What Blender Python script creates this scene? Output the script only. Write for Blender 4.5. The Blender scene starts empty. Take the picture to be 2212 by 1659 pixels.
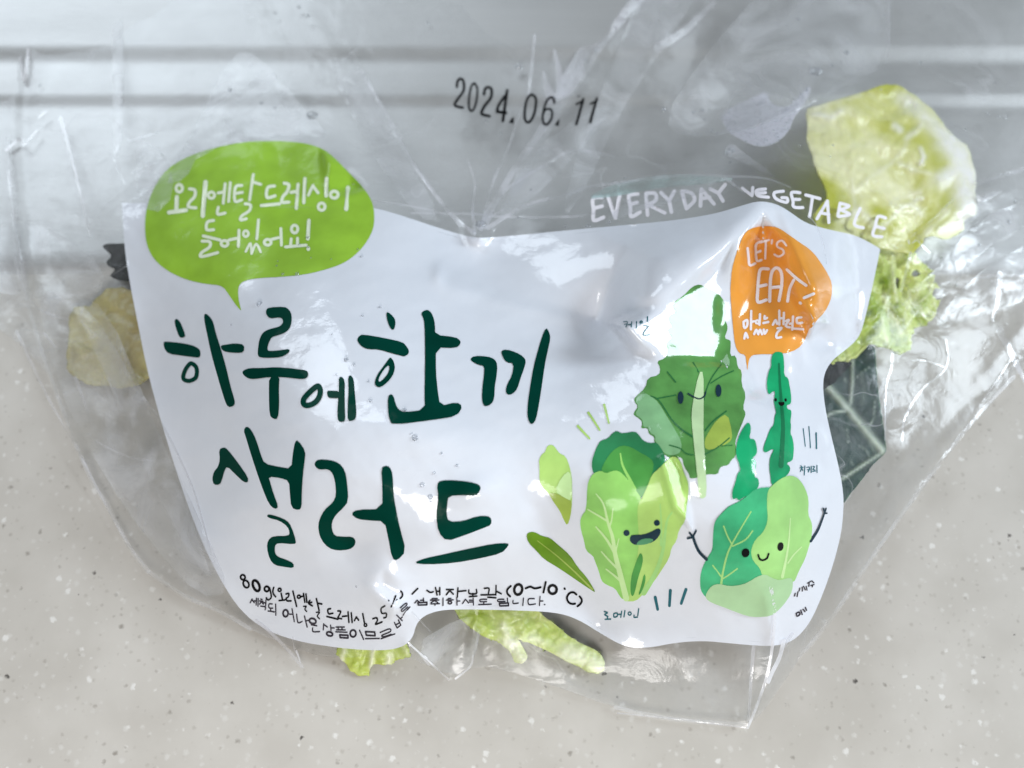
import bpy, math, random
import numpy as np
from mathutils import Vector, Matrix
from mathutils.geometry import delaunay_2d_cdt

scene = bpy.context.scene
random.seed(7)
RNG = np.random.default_rng(11)
COL = scene.collection

# ------------------------------------------------------------------ camera
# photo coordinates used below: a 2212 x 1659 view of the picture
TILT = math.radians(22.0)
HFOV = math.radians(50.0)
DIST = 0.2466
TGT = np.array([0.0, 0.0, 0.02])
CAM = TGT + DIST * np.array([0.0, -math.sin(TILT), math.cos(TILT)])
cd = bpy.data.cameras.new("camera")
cam = bpy.data.objects.new("camera", cd)
COL.objects.link(cam)
cam.location = CAM
cam.rotation_euler = (TILT, 0, 0)
cd.sensor_fit = 'HORIZONTAL'
cd.angle = HFOV
cd.clip_start = 0.005
cd.clip_end = 50
cd.dof.use_dof = True
cd.dof.focus_distance = DIST - 0.012
cd.dof.aperture_fstop = 10.0
scene.camera = cam

# ------------------------------------------------------------------ world, lamps, exposure
world = bpy.data.worlds.new("World")
scene.world = world
world.use_nodes = True
bg = world.node_tree.nodes["Background"]
bg.inputs[0].default_value = (1.0, 0.97, 0.94, 1)
bg.inputs[1].default_value = 0.095


def area(name, loc, aim, sx, sy, power, color):
    ld = bpy.data.lights.new(name, 'AREA')
    ld.shape = 'RECTANGLE'
    ld.size, ld.size_y = sx, sy
    ld.energy = power
    ld.color = color
    o = bpy.data.objects.new(name, ld)
    COL.objects.link(o)
    o.location = loc
    d = Vector(aim) - Vector(loc)
    o.rotation_euler = d.to_track_quat('-Z', 'Y').to_euler()
    return o


WIN = (0.95, 0.12, 0.62)
area("side_window_lamp", WIN, (0, 0, 0.02), 0.36, 0.36, 8.6, (0.80, 0.905, 1.0))
area("back_window_lamp", (-0.56, 0.80, 0.80), (0, 0, 0.02), 0.8, 0.5, 5.6, (0.80, 0.90, 1.0))
area("room_lamp", (-0.01, -0.31, 0.28), (-0.06, -0.15, 0), 0.18, 0.14, 1.05, (1.0, 0.975, 0.95))
scene.view_settings.view_transform = 'Standard'
scene.view_settings.look = 'None'
scene.view_settings.exposure = 0.15
scene.view_settings.gamma = 1.0
scene.render.engine = 'CYCLES'
scene.cycles.max_bounces = 10
scene.cycles.transparent_max_bounces = 24
scene.cycles.sample_clamp_indirect = 4.0

# ------------------------------------------------------------------ picture point -> place
TH = math.tan(HFOV / 2)
RX = np.array([[1, 0, 0], [0, math.cos(TILT), -math.sin(TILT)], [0, math.sin(TILT), math.cos(TILT)]])


def place(u, v, h):
    """point at height h (m) over the counter seen at (u, v)"""
    u = np.asarray(u, float); v = np.asarray(v, float); h = np.asarray(h, float)
    d = np.stack([(u - 1106) / 1106 * TH, -(v - 829.5) / 1106 * TH, -np.ones_like(u)], -1) @ RX.T
    t = (h - CAM[2]) / d[..., 2]
    return CAM + d * t[..., None]


# ------------------------------------------------------------------ the bag's upper surface
CTRL = np.array([
    # printed panel
    (1000, 900, 36), (1035, 513, 15), (900, 480, 19), (1150, 505, 18), (640, 470, 20), (480, 450, 17), (300, 450, 10), (1290, 690, 30), (1400, 475, 25), (1400, 640, 38.5), (1500, 565, 38), (1590, 485, 36), (1565, 640, 30.5), (1568, 760, 30), (1450, 770, 36), (1640, 620, 31.5), (1690, 640, 29.5),
    (1640, 433, 33), (1900, 540, 15), (1850, 740, 17), (1800, 900, 22), (1822, 1100, 17),
    (1780, 1280, 10), (1700, 1390, 6), (1420, 1402, 6), (1200, 1320, 11), (1000, 1318, 11), (895, 1360, 13),
    (860, 1400, 9), (600, 1340, 6), (480, 1290, 6), (410, 1080, 8), (330, 800, 9), (280, 600, 10),
    (430, 800, 20), (520, 1100, 22), (640, 1220, 18), (700, 700, 33), (700, 1000, 36), (1300, 1000, 37),
    (1620, 1000, 37), (1650, 1200, 27), (1420, 1250, 20), (1200, 1200, 25), (1000, 1150, 31), (560, 560, 24),
    (820, 560, 25), (1755, 640, 33), (1805, 690, 25),
    # clear film
    (1000, 300, 9), (1000, 100, 5), (1000, -150, 4), (400, 250, 8), (100, 100, 3), (20, 300, 2), (80, 600, 3), (180, 750, 5),
    (200, 950, 4), (300, 1200, 2), (-100, -100, 2), (1500, 350, 13), (1500, 100, 7), (1900, 300, 16), (2050, 450, 11),
    (2080, 250, 8), (2200, 450, 6), (2250, 100, 4), (2000, 700, 10), (2110, 760, 5), (2250, 780, 2), (1900, 900, 12), (1960, 940, 10), (2040, 940, 5), (2070, 850, 5), (1965, 800, 11), (1930, 1080, 8),
    (1990, 1080, 3), (1880, 1230, 3), (1760, 1400, 3), (1618, 1565, 1.5), (1480, 1550, 1.5), (1560, 1450, 3.4), (1640, 1450, 3.2), (1440, 1455, 3.6), (1300, 1500, 2), (1150, 1400, 7),
    (975, 1465, 2), (800, 1440, 4), (560, 1360, 2), (2300, 600, 3), (2350, -100, 3),
], float)


def _tps(r2):
    return np.where(r2 > 1e-12, r2 * np.log(np.maximum(r2, 1e-12)), 0.0)


_X = CTRL[:, :2] / 1000.0
_n = len(_X)
_K = _tps(((_X[:, None] - _X[None]) ** 2).sum(-1)) + np.eye(_n) * 2e-3
_P = np.c_[np.ones(_n), _X]
_A = np.zeros((_n + 3, _n + 3)); _A[:_n, :_n] = _K; _A[:_n, _n:] = _P; _A[_n:, :_n] = _P.T
_W = np.linalg.solve(_A, np.r_[CTRL[:, 2], 0, 0, 0])

# folds: points, height mm, half width px, round px, end taper (start, end)
FOLDS = [
    ([(1035, 508), (870, 330), (760, 170)], 0.9, 22, 9, (1, .2)),
    ([(1035, 508), (960, 330), (935, 220)], 0.8, 18, 8, (1, .2)),
    ([(1035, 508), (1028, 380), (1015, 260)], 0.8, 16, 8, (1, .1)),
    ([(1035, 508), (1105, 340), (1150, 210), (1170, 60)], 1.0, 20, 8, (1, .3)),
    ([(1035, 508), (1200, 330), (1330, 120), (1420, -40)], 1.4, 26, 9, (1, .8)),
    ([(1035, 508), (1180, 400), (1300, 350), (1400, 330)], 1.2, 18, 8, (1, .2)),
    ([(1090, 490), (1250, 440), (1400, 390), (1560, 385)], 1.6, 20, 8, (.6, .6)),
    ([(1560, 385), (1700, 420), (1800, 470)], 1.0, 16, 8, (1, .1)),
    ([(1290, 690), (1315, 620), (1350, 530)], -11, 72, 12, (1, .1)),
    ([(1640, 440), (1560, 530), (1440, 625), (1310, 700)], 1.6, 50, 10, (1, .5)),
    ([(1690, 455), (1725, 540), (1755, 640)], 2.6, 26, 9, (.6, 1)),
    ([(1676, 470), (1690, 560), (1712, 650), (1790, 740)], -3.6, 48, 12, (.5, .8)),
    ([(440, 740), (460, 900), (520, 1080), (590, 1200)], -2.4, 80, 30, (.4, .6)),
    ([(1150, 1090), (1215, 1210), (1290, 1340)], -5.0, 70, 20, (.5, 1)),
    ([(820, 600), (945, 612), (1110, 660), (1275, 700)], 1.0, 34, 10, (.1, 1)),
    ([(605, 330), (620, 470), (560, 620)], -1.6, 60, 25, (1, .6)),
    ([(690, 320), (700, 400)], .3, 50, 20, (1, .3)),
    ([(1835, 490), (1850, 600), (1848, 735)], -2.0, 30, 10, (.5, 1)),
    ([(1800, 520), (1815, 640), (1800, 760)], 1.6, 28, 10, (.3, 1)),
    ([(1568, 640), (1592, 830), (1622, 960), (1640, 1080)], 1.6, 26, 9, (.8, .3)),
    ([(1480, 760), (1490, 950), (1515, 1080)], .8, 24, 9, (.8, .3)),
    ([(1655, 1290), (1672, 1400), (1655, 1490), (1618, 1562)], 3.0, 16, 6, (.3, .3)),
    ([(885, 1400), (975, 1468)], 1.6, 16, 6, (1, .4)),
    ([(1030, 1330), (1020, 1420), (975, 1468)], 1.2, 16, 6, (1, .4)),
    ([(60, 540), (110, 700), (210, 900), (300, 1130)], 1.6, 22, 9, (.4, .2)),
    ([(120, 640), (180, 700), (260, 860), (330, 1050)], 1.4, 30, 10, (.3, .2)),
    ([(260, 760), (380, 980), (440, 1150)], 1.2, 26, 10, (.5, .3)),
    ([(100, -60), (60, 150), (48, 330), (70, 560)], 1.2, 26, 9, (1, .6)),
    ([(1560, -60), (1480, 160), (1430, 320)], 1.4, 40, 12, (1, .1)),
    ([(1920, -60), (1915, 130), (1860, 230)], 1.6, 24, 9, (1, .2)),
    ([(2212, 390), (2080, 440), (1960, 560), (1930, 640)], .8, 22, 9, (.3, 1)),
    ([(2212, 700), (2120, 820), (2020, 950), (1960, 1060)], .8, 22, 9, (.6, .2)),
    ([(1985, 650), (2000, 800), (1965, 980)], .5, 22, 9, (.3, .2)),
]
FACETS = []
BUMPS = [  # u, v, su, sv, mm
    (828, 1275, 48, 48, 2.8), (948, 592, 15, 22, 1.1), (1480, 1000, 90, 120, 1.5), (760, 1180, 60, 50, -2.0),
    (1330, 1120, 70, 100, 2.0), (1040, 1060, 60, 40, 1.6), (980, 620, 60, 30, .8), (900, 930, 130, 60, 1.2), (1760, 620, 30, 25, 1.5),
]


def _noise(u, v, seed, wl, n=18):
    r = np.random.default_rng(seed)
    out = np.zeros_like(u)
    for _ in range(n):
        a = r.uniform(0, 2 * math.pi); k = 2 * math.pi / (wl * r.uniform(.6, 1.8)); p = r.uniform(0, 6.28)
        out += np.sin((u * math.cos(a) + v * math.sin(a)) * k + p)
    return out / math.sqrt(n)


def seg_field(u, v, pts):
    best = np.full(u.shape, 1e9); bt = np.zeros_like(u)
    L = [0.0]
    for (a, b) in zip(pts[:-1], pts[1:]):
        L.append(L[-1] + math.hypot(b[0] - a[0], b[1] - a[1]))
    for i, (a, b) in enumerate(zip(pts[:-1], pts[1:])):
        dx, dy = b[0] - a[0], b[1] - a[1]
        l2 = dx * dx + dy * dy
        t = np.clip(((u - a[0]) * dx + (v - a[1]) * dy) / l2, 0, 1)
        d = np.hypot(u - a[0] - t * dx, v - a[1] - t * dy)
        m = d < best
        best = np.where(m, d, best)
        bt = np.where(m, (L[i] + t * math.sqrt(l2)) / L[-1], bt)
    return best, bt


def inside(u, v, poly):
    p = np.asarray(poly, float); c = np.zeros(len(u), bool)
    j = len(p) - 1
    for i in range(len(p)):
        yi, yj, xi, xj = p[i, 1], p[j, 1], p[i, 0], p[j, 0]
        if yi != yj:
            m = ((yi > v) != (yj > v)) & (u < (xj - xi) * (v - yi) / (yj - yi) + xi)
            c ^= m
        j = i
    return c


def poly_depth(u, v, poly):
    d, _ = seg_field(u, v, list(poly) + [poly[0]])
    return np.where(inside(u, v, poly), d, 0.0)


def H(u, v):
    """height (m) of the bag's upper film over the counter"""
    u = np.asarray(u, float).ravel(); v = np.asarray(v, float).ravel()
    X = np.c_[u, v] / 1000.0
    out = np.empty(len(u))
    for s in range(0, len(u), 20000):
        x = X[s:s + 20000]
        out[s:s + 20000] = _tps(((x[:, None] - _X[None]) ** 2).sum(-1)) @ _W[:_n] + np.c_[np.ones(len(x)), x] @ _W[_n:]
    for pts, amp, w, rd, (t0, t1) in FOLDS:
        us = [p[0] for p in pts]; vs = [p[1] for p in pts]; m = w * 5
        k = np.nonzero((u > min(us) - m) & (u < max(us) + m) & (v > min(vs) - m) & (v < max(vs) + m))[0]
        if not len(k):
            continue
        d, t = seg_field(u[k], v[k], pts)
        e = np.sqrt(d * d + rd * rd) - rd
        out[k] += amp * np.exp(-e / w * 1.2) * np.clip(1 - (d / m) ** 2, 0, 1) * (t0 + (t1 - t0) * t)
    for bu, bv, su, sv, a in BUMPS:
        out += a * np.exp(-((u - bu) / su) ** 2 - ((v - bv) / sv) ** 2)
    for poly, tgt, soft in FACETS:
        us = [p[0] for p in poly]; vs = [p[1] for p in poly]
        k = np.nonzero((u > min(us)) & (u < max(us)) & (v > min(vs)) & (v < max(vs)))[0]
        if len(k) and tgt[0] is not None:
            m = np.clip(poly_depth(u[k], v[k], poly) / soft, 0, 1); m = m * m * (3 - 2 * m)
            n, p0 = tgt
            d = np.stack([(u[k] - 1106) / 1106 * TH, -(v[k] - 829.5) / 1106 * TH, -np.ones(len(k))], -1) @ RX.T
            hz = (CAM[2] + (n @ (p0 - CAM)) / (d @ n) * d[:, 2]) * 1e3
            out[k] += m * (hz - out[k])
    out += 0.12 * _noise(u, v, 3, 150) + 0.05 * _noise(u, v, 5, 60) + 0.014 * _noise(u, v, 6, 24)
    out = np.where(out < 3, 1.2 + 1.8 / (1 + np.exp(-(out - 2.1) * 1.6)) * 1.0, out)
    return out * 1e-3


# flat tight facets between folds: outline, and the way each one faces (None: it mirrors the side window)
_RAW = [
    ([(1308, 698), (1420, 648), (1500, 595), (1596, 500), (1572, 640), (1570, 700), (1580, 800), (1440, 800), (1370, 765)], None, 32),
    ([(1578, 700), (1596, 520), (1648, 452), (1704, 520), (1728, 660), (1738, 800), (1692, 900), (1606, 860)], (.10, .02, .99), 44),
    ([(1684, 480), (1770, 630), (1800, 700), (1745, 745), (1700, 640)], (-.36, .10, .93), 42),
    ([(690, 318), (745, 340), (800, 410), (735, 430), (692, 400)], (.46, .02, .88), 26),
    ([(1415, 985), (1450, 970), (1482, 1010), (1494, 1090), (1500, 1160), (1446, 1100)], None, 14),
    ([(1842, 625), (1874, 615), (1872, 690), (1852, 728)], None, 10),
    ([(775, 1262), (830, 1225), (880, 1260), (890, 1330), (840, 1345)], (.16, -.14, .98), 34),
]
_F = []
for _poly, _nrm, _soft in _RAW:
    c = np.mean(_poly, 0)
    p0 = place(c[0], c[1], H([c[0]], [c[1]])[0])
    if _nrm is None:
        a_ = CAM - p0; a_ /= np.linalg.norm(a_)
        b_ = np.array(WIN) - p0; b_ /= np.linalg.norm(b_)
        _nrm = a_ + b_
    _nrm = np.array(_nrm, float); _nrm /= np.linalg.norm(_nrm)
    _F.append((_poly, (_nrm, p0), _soft))
FACETS = _F

# ------------------------------------------------------------------ materials
def nodes_of(name):
    m = bpy.data.materials.new(name)
    m.use_nodes = True
    nt = m.node_tree
    return m, nt, nt.nodes["Principled BSDF"]


def N(nt, t, **kw):
    n = nt.nodes.new(t)
    for k, val in kw.items():
        setattr(n, k, val)
    return n


def noise_col(nt, scale, c0, c1, p0=.35, p1=.65, detail=4, vec=None):
    tn = N(nt, 'ShaderNodeTexNoise'); tn.inputs['Scale'].default_value = scale; tn.inputs['Detail'].default_value = detail
    if vec is not None:
        nt.links.new(vec, tn.inputs['Vector'])
    r = N(nt, 'ShaderNodeValToRGB')
    r.color_ramp.elements[0].position = p0; r.color_ramp.elements[0].color = (*c0, 1)
    r.color_ramp.elements[1].position = p1; r.color_ramp.elements[1].color = (*c1, 1)
    nt.links.new(tn.outputs['Fac'], r.inputs['Fac'])
    return r.outputs['Color'], tn


def obj_vec(nt, sc=(1, 1, 1), rot=(0, 0, 0)):
    tc = N(nt, 'ShaderNodeTexCoord'); mp = N(nt, 'ShaderNodeMapping')
    mp.inputs['Scale'].default_value = sc; mp.inputs['Rotation'].default_value = rot
    nt.links.new(tc.outputs['Object'], mp.inputs['Vector'])
    return mp.outputs['Vector']


def add_bump(nt, p, scale, strength, dist=0.0003, vec=None, detail=3, target='Normal'):
    tn = N(nt, 'ShaderNodeTexNoise'); tn.inputs['Scale'].default_value = scale; tn.inputs['Detail'].default_value = detail
    if vec is not None:
        nt.links.new(vec, tn.inputs['Vector'])
    b = N(nt, 'ShaderNodeBump'); b.inputs['Strength'].default_value = strength; b.inputs['Distance'].default_value = dist
    nt.links.new(tn.outputs['Fac'], b.inputs['Height'])
    nt.links.new(b.outputs['Normal'], p.inputs[target])
    return b


def ink(name, c, var=0.12, coat=.3, spec=.1):
    """printed ink under glossy film: one hue with a slight print variation"""
    m, nt, p = nodes_of(name)
    c = tuple(c)
    lo = tuple(x * (1 - var) for x in c); hi = tuple(min(1, x * (1 + var)) for x in c)
    col, _ = noise_col(nt, 110, lo, hi, vec=obj_vec(nt))
    nt.links.new(col, p.inputs['Base Color'])
    p.inputs['Roughness'].default_value = 0.32
    p.inputs['Coat Weight'].default_value = coat
    p.inputs['Coat Roughness'].default_value = 0.09
    p.inputs['Specular IOR Level'].default_value = spec
    add_bump(nt, p, 260, .34, .0004, vec=obj_vec(nt), detail=4, target='Coat Normal')
    return m


def srgb(r, g, b):
    f = lambda x: (x / 255 / 12.92) if x <= 10 else ((x / 255 + .055) / 1.055) ** 2.4
    return (f(r), f(g), f(b))


M_PANEL = ink("white_print", (0.72, 0.75, 0.81), 0.015, 1.0)
M_DGREEN = ink("dark_green_ink", (0.0006, 0.040, 0.027), .12, .04, .02)
M_LIME = ink("lime_ink", (0.30, 0.53, 0.045), .10)
M_CREAM = ink("cream_ink", (0.78, 0.86, 0.66), .03)
M_ORANGE = ink("orange_ink", (0.80, 0.34, 0.055), .06, .9)
M_WHITE = ink("white_ink", (0.85, 0.82, 0.86), .02)
M_BLACK = ink("black_ink", (0.006, 0.006, 0.007), .1)
M_STAMP = ink("stamp_ink", (0.004, 0.004, 0.005), .1, 0.0)
M_NAVY = ink("navy_ink", (0.012, 0.035, 0.055), .1)
M_TEAL = ink("teal_ink", (0.02, 0.13, 0.16), .1)
M_GREY = ink("grey_ink", (0.035, 0.03, 0.04), .2)
M_KALE = ink("kale_green_ink", (0.10, 0.29, 0.075), .28, .9)
M_KALEMINT = ink("mint_green_ink", (0.22, 0.45, 0.22), .2, .9)
M_KALEVEIN = ink("vein_green_ink", (0.03, 0.16, 0.05), .1)
M_OLIVE = ink("yellow_green_ink", (0.33, 0.45, 0.08), .15, .9)
M_STEM = ink("pale_stem_ink", (0.50, 0.68, 0.38), .15, .9)
M_ROMD = ink("deep_green_ink", (0.03, 0.22, 0.085), .2)
M_ROMM = ink("mid_green_ink", (0.07, 0.29, 0.06), .25)
M_ROML = ink("fresh_green_ink", (0.30, 0.62, 0.15), .15)
M_ROMR = ink("light_lime_ink", (0.43, 0.66, 0.18), .12)
M_ROMV = ink("pale_lime_ink", (0.55, 0.78, 0.36), .06)
M_TONGUE = ink("tongue_green_ink", (0.09, 0.30, 0.15), .1)
M_CABD = ink("jade_ink", (0.06, 0.44, 0.20), .22)
M_CABL = ink("apple_green_ink", (0.36, 0.66, 0.22), .12)
M_CABP = ink("pale_jade_ink", (0.42, 0.64, 0.36), .08)
M_CHIC = ink("emerald_ink", (0.01, 0.33, 0.13), .25, .9)
M_CHICD = ink("emerald_vein_ink", (0.01, 0.17, 0.07), .1)
M_LEAFD = ink("moss_green_ink", (0.14, 0.28, 0.02), .2)


def film(name, haze, gloss=1.3, rough=0.19, tint=(0.985, 0.988, 0.988), bump=.35, scale=170, hazecol=(0.86, 0.87, 0.9), crinkle=.16):
    """thin clear film: see-through, shiny at a slant, slightly milky"""
    m = bpy.data.materials.new(name); m.use_nodes = True
    nt = m.node_tree; nt.nodes.clear()
    out = N(nt, 'ShaderNodeOutputMaterial')
    tr = N(nt, 'ShaderNodeBsdfTransparent'); tr.inputs[0].default_value = (*tint, 1)
    df = N(nt, 'ShaderNodeBsdfDiffuse'); df.inputs[0].default_value = (*hazecol, 1)
    tl = N(nt, 'ShaderNodeBsdfTranslucent'); tl.inputs[0].default_value = (*hazecol, 1)
    gl = N(nt, 'ShaderNodeBsdfAnisotropic'); gl.inputs['Roughness'].default_value = rough; gl.inputs[0].default_value = (1, 1, 1, 1)
    vec = obj_vec(nt)
    tn = N(nt, 'ShaderNodeTexNoise'); tn.inputs['Scale'].default_value = scale; tn.inputs['Detail'].default_value = 4; tn.inputs['Distortion'].default_value = 1.2
    nt.links.new(vec, tn.inputs['Vector'])
    b = N(nt, 'ShaderNodeBump'); b.inputs['Strength'].default_value = bump; b.inputs['Distance'].default_value = .0006
    rn = N(nt, 'ShaderNodeTexNoise'); rn.inputs['Scale'].default_value = 30; rn.inputs['Detail'].default_value = 2.5; rn.inputs['Distortion'].default_value = .8
    nt.links.new(vec, rn.inputs['Vector'])
    sb = N(nt, 'ShaderNodeMath', operation='SUBTRACT'); sb.inputs[1].default_value = .5
    nt.links.new(rn.outputs['Fac'], sb.inputs[0])
    ab = N(nt, 'ShaderNodeMath', operation='ABSOLUTE'); nt.links.new(sb.outputs[0], ab.inputs[0])
    hh = N(nt, 'ShaderNodeMath', operation='MULTIPLY_ADD'); hh.inputs[1].default_value = 3.0
    nt.links.new(ab.outputs[0], hh.inputs[0]); nt.links.new(tn.outputs['Fac'], hh.inputs[2])
    ln = N(nt, 'ShaderNodeMapRange'); ln.inputs[1].default_value = 0; ln.inputs[2].default_value = .010; ln.inputs[3].default_value = 1; ln.inputs[4].default_value = 0
    nt.links.new(ab.outputs[0], ln.inputs[0])
    md = N(nt, 'ShaderNodeTexNoise'); md.inputs['Scale'].default_value = 18; md.inputs['Detail'].default_value = 3
    nt.links.new(vec, md.inputs['Vector'])
    mdr = N(nt, 'ShaderNodeMapRange'); mdr.inputs[1].default_value = .48; mdr.inputs[2].default_value = .68; mdr.inputs[4].default_value = crinkle
    nt.links.new(md.outputs['Fac'], mdr.inputs[0])
    cr = N(nt, 'ShaderNodeMath', operation='MULTIPLY'); nt.links.new(ln.outputs[0], cr.inputs[0]); nt.links.new(mdr.outputs[0], cr.inputs[1])
    nt.links.new(hh.outputs[0], b.inputs['Height'])
    nt.links.new(b.outputs['Normal'], gl.inputs['Normal'])
    fr = N(nt, 'ShaderNodeLayerWeight')
    nt.links.new(b.outputs['Normal'], fr.inputs['Normal'])
    pw = N(nt, 'ShaderNodeMath', operation='POWER'); pw.inputs[1].default_value = 4.0
    nt.links.new(fr.outputs['Facing'], pw.inputs[0])
    mu = N(nt, 'ShaderNodeMath', operation='MULTIPLY_ADD'); mu.inputs[1].default_value = .6; mu.inputs[2].default_value = .04 * gloss; mu.use_clamp = True
    nt.links.new(pw.outputs[0], mu.inputs[0])
    t2 = N(nt, 'ShaderNodeTexNoise'); t2.inputs['Scale'].default_value = 45; t2.inputs['Detail'].default_value = 6
    nt.links.new(vec, t2.inputs['Vector'])
    mr = N(nt, 'ShaderNodeMapRange'); mr.inputs[1].default_value = .36; mr.inputs[2].default_value = .66; t2.inputs['Distortion'].default_value = 1.6
    mr.inputs[3].default_value = haze * .2; mr.inputs[4].default_value = haze * 2.2
    nt.links.new(t2.outputs['Fac'], mr.inputs[0])
    hz = N(nt, 'ShaderNodeMixShader'); hz.inputs[0].default_value = .4
    nt.links.new(df.outputs[0], hz.inputs[1]); nt.links.new(tl.outputs[0], hz.inputs[2])
    ad = N(nt, 'ShaderNodeMath', operation='ADD'); ad.use_clamp = True; nt.links.new(mr.outputs[0], ad.inputs[0]); nt.links.new(cr.outputs[0], ad.inputs[1])
    m1 = N(nt, 'ShaderNodeMixShader'); nt.links.new(ad.outputs[0], m1.inputs[0])
    nt.links.new(tr.outputs[0], m1.inputs[1]); nt.links.new(hz.outputs[0], m1.inputs[2])
    m2 = N(nt, 'ShaderNodeMixShader'); nt.links.new(mu.outputs[0], m2.inputs[0])
    nt.links.new(m1.outputs[0], m2.inputs[1]); nt.links.new(gl.outputs[0], m2.inputs[2])
    nt.links.new(m2.outputs[0], out.inputs[0])
    return m


M_FILM = film("clear_film", .06, gloss=.55, crinkle=.26)
M_BACK = film("clear_back_film", .035, gloss=1.0, bump=.2)
M_FOLD = film("doubled_film", .19, gloss=.7, bump=.25)
M_CREASE_SHINE = film("crease_highlight_film", .22, gloss=1.6, rough=.18, bump=.2, hazecol=(0.95, 0.95, 1.0))  # whitish haze colour stands in for the shine along creases
M_BRIGHT = film("bright_film_glint", .6, gloss=2.5, rough=.2, bump=.2, hazecol=(0.97, 0.97, 1.0))  # stronger whitening, painted in as sharp glints on the film


# ------------------------------------------------------------------ objects
def link(name, me, parent=None, mat=None, smooth=True):
    o = bpy.data.objects.new(name, me)
    COL.objects.link(o)
    if mat is not None:
        me.materials.append(mat)
    if smooth:
        me.polygons.foreach_set('use_smooth', [True] * len(me.polygons))
    if parent is not None:
        o.parent = parent
    return o


def thing(name, label, cat, loc=(0, 0, 0), group=None):
    o = bpy.data.objects.new(name, None)
    o.empty_display_size = .01
    COL.objects.link(o)
    o.location = loc
    tag(o, label, cat, group)
    return o


def tag(o, label, cat, group=None):
    o['label'] = label; o['category'] = cat
    if group:
        o['group'] = group
    return o


def chaikin(pts, n=1):
    for _ in range(n):
        q = []
        for i in range(len(pts)):
            a, b = pts[i], pts[(i + 1) % len(pts)]
            q += [(a[0] * .75 + b[0] * .25, a[1] * .75 + b[1] * .25), (a[0] * .25 + b[0] * .75, a[1] * .25 + b[1] * .75)]
        pts = q
    return pts


def fill(faces, holes=(), step=6.0):
    """union of flat outlines -> (uv points, triangles) on a fine grid"""
    V = []; F = []
    for f in list(faces) + list(holes):
        q = [(p[0], -p[1]) for p in f]
        if sum(q[i - 1][0] * q[i][1] - q[i][0] * q[i - 1][1] for i in range(len(q))) < 0:
            q.reverse()
        F.append(list(range(len(V), len(V) + len(f))))
        V += q
    nf = len(faces)
    a = np.array(V)
    (x0, y0), (x1, y1) = a.min(0), a.max(0)
    gx = np.arange(x0 + step * .37, x1, step); gy = np.arange(y0 + step * .41, y1, step)
    if len(gx) and len(gy):
        X, Y = np.meshgrid(gx, gy)
        X = X + (np.arange(len(gy)) % 2)[:, None] * step * .5
        X = X.ravel(); Y = Y.ravel()
        keep = np.zeros(len(X), bool)
        for f in faces:
            keep |= inside(X, -Y, f)
        V += list(zip(X[keep].tolist(), Y[keep].tolist()))
    r = delaunay_2d_cdt([Vector(p) for p in V], [], F, 0, 1e-3)
    ov, of = r[0], r[2]
    # keep what lies in an outline and in no hole
    T = np.array([f for f in of if len(f) == 3]); O = np.array([(p[0], p[1]) for p in ov])
    cx = O[T].mean(1); cu, cw = cx[:, 0], -cx[:, 1]
    keep = np.zeros(len(T), bool)
    for fs, val in ((faces, True), (holes, False)):
        for f in fs:
            g = np.asarray(f); lo = g.min(0); hi = g.max(0)
            k = np.nonzero((cu > lo[0]) & (cu < hi[0]) & (cw > lo[1]) & (cw < hi[1]))[0]
            if len(k):
                k = k[inside(cu[k], cw[k], f)]
                keep[k] = val
    tris = T[keep].tolist()
    used = sorted({i for f in tris for i in f}); mp = {k: i for i, k in enumerate(used)}
    uv = np.array([(ov[i][0], -ov[i][1]) for i in used])
    return uv, [[mp[i] for i in f] for f in tris]


LIFT = 6e-5
UVS = {}


def sheet(name, faces, mat, parent=None, level=1, holes=(), step=6.0, hfun=None, smooth=True):
    uv, tris = fill(faces, holes, step)
    h = (hfun or H)(uv[:, 0], uv[:, 1]) + LIFT * level
    P = place(uv[:, 0], uv[:, 1], h)
    me = bpy.data.meshes.new(name)
    me.from_pydata(P.tolist(), [], tris)
    me.update()
    UVS[me.name] = uv
    # all faces towards the top
    nz = np.array([p.normal.z for p in me.polygons])
    if nz.mean() < 0:
        me.flip_normals()
    return link(name, me, parent, mat, smooth)


S = 4032 / 2212


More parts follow.
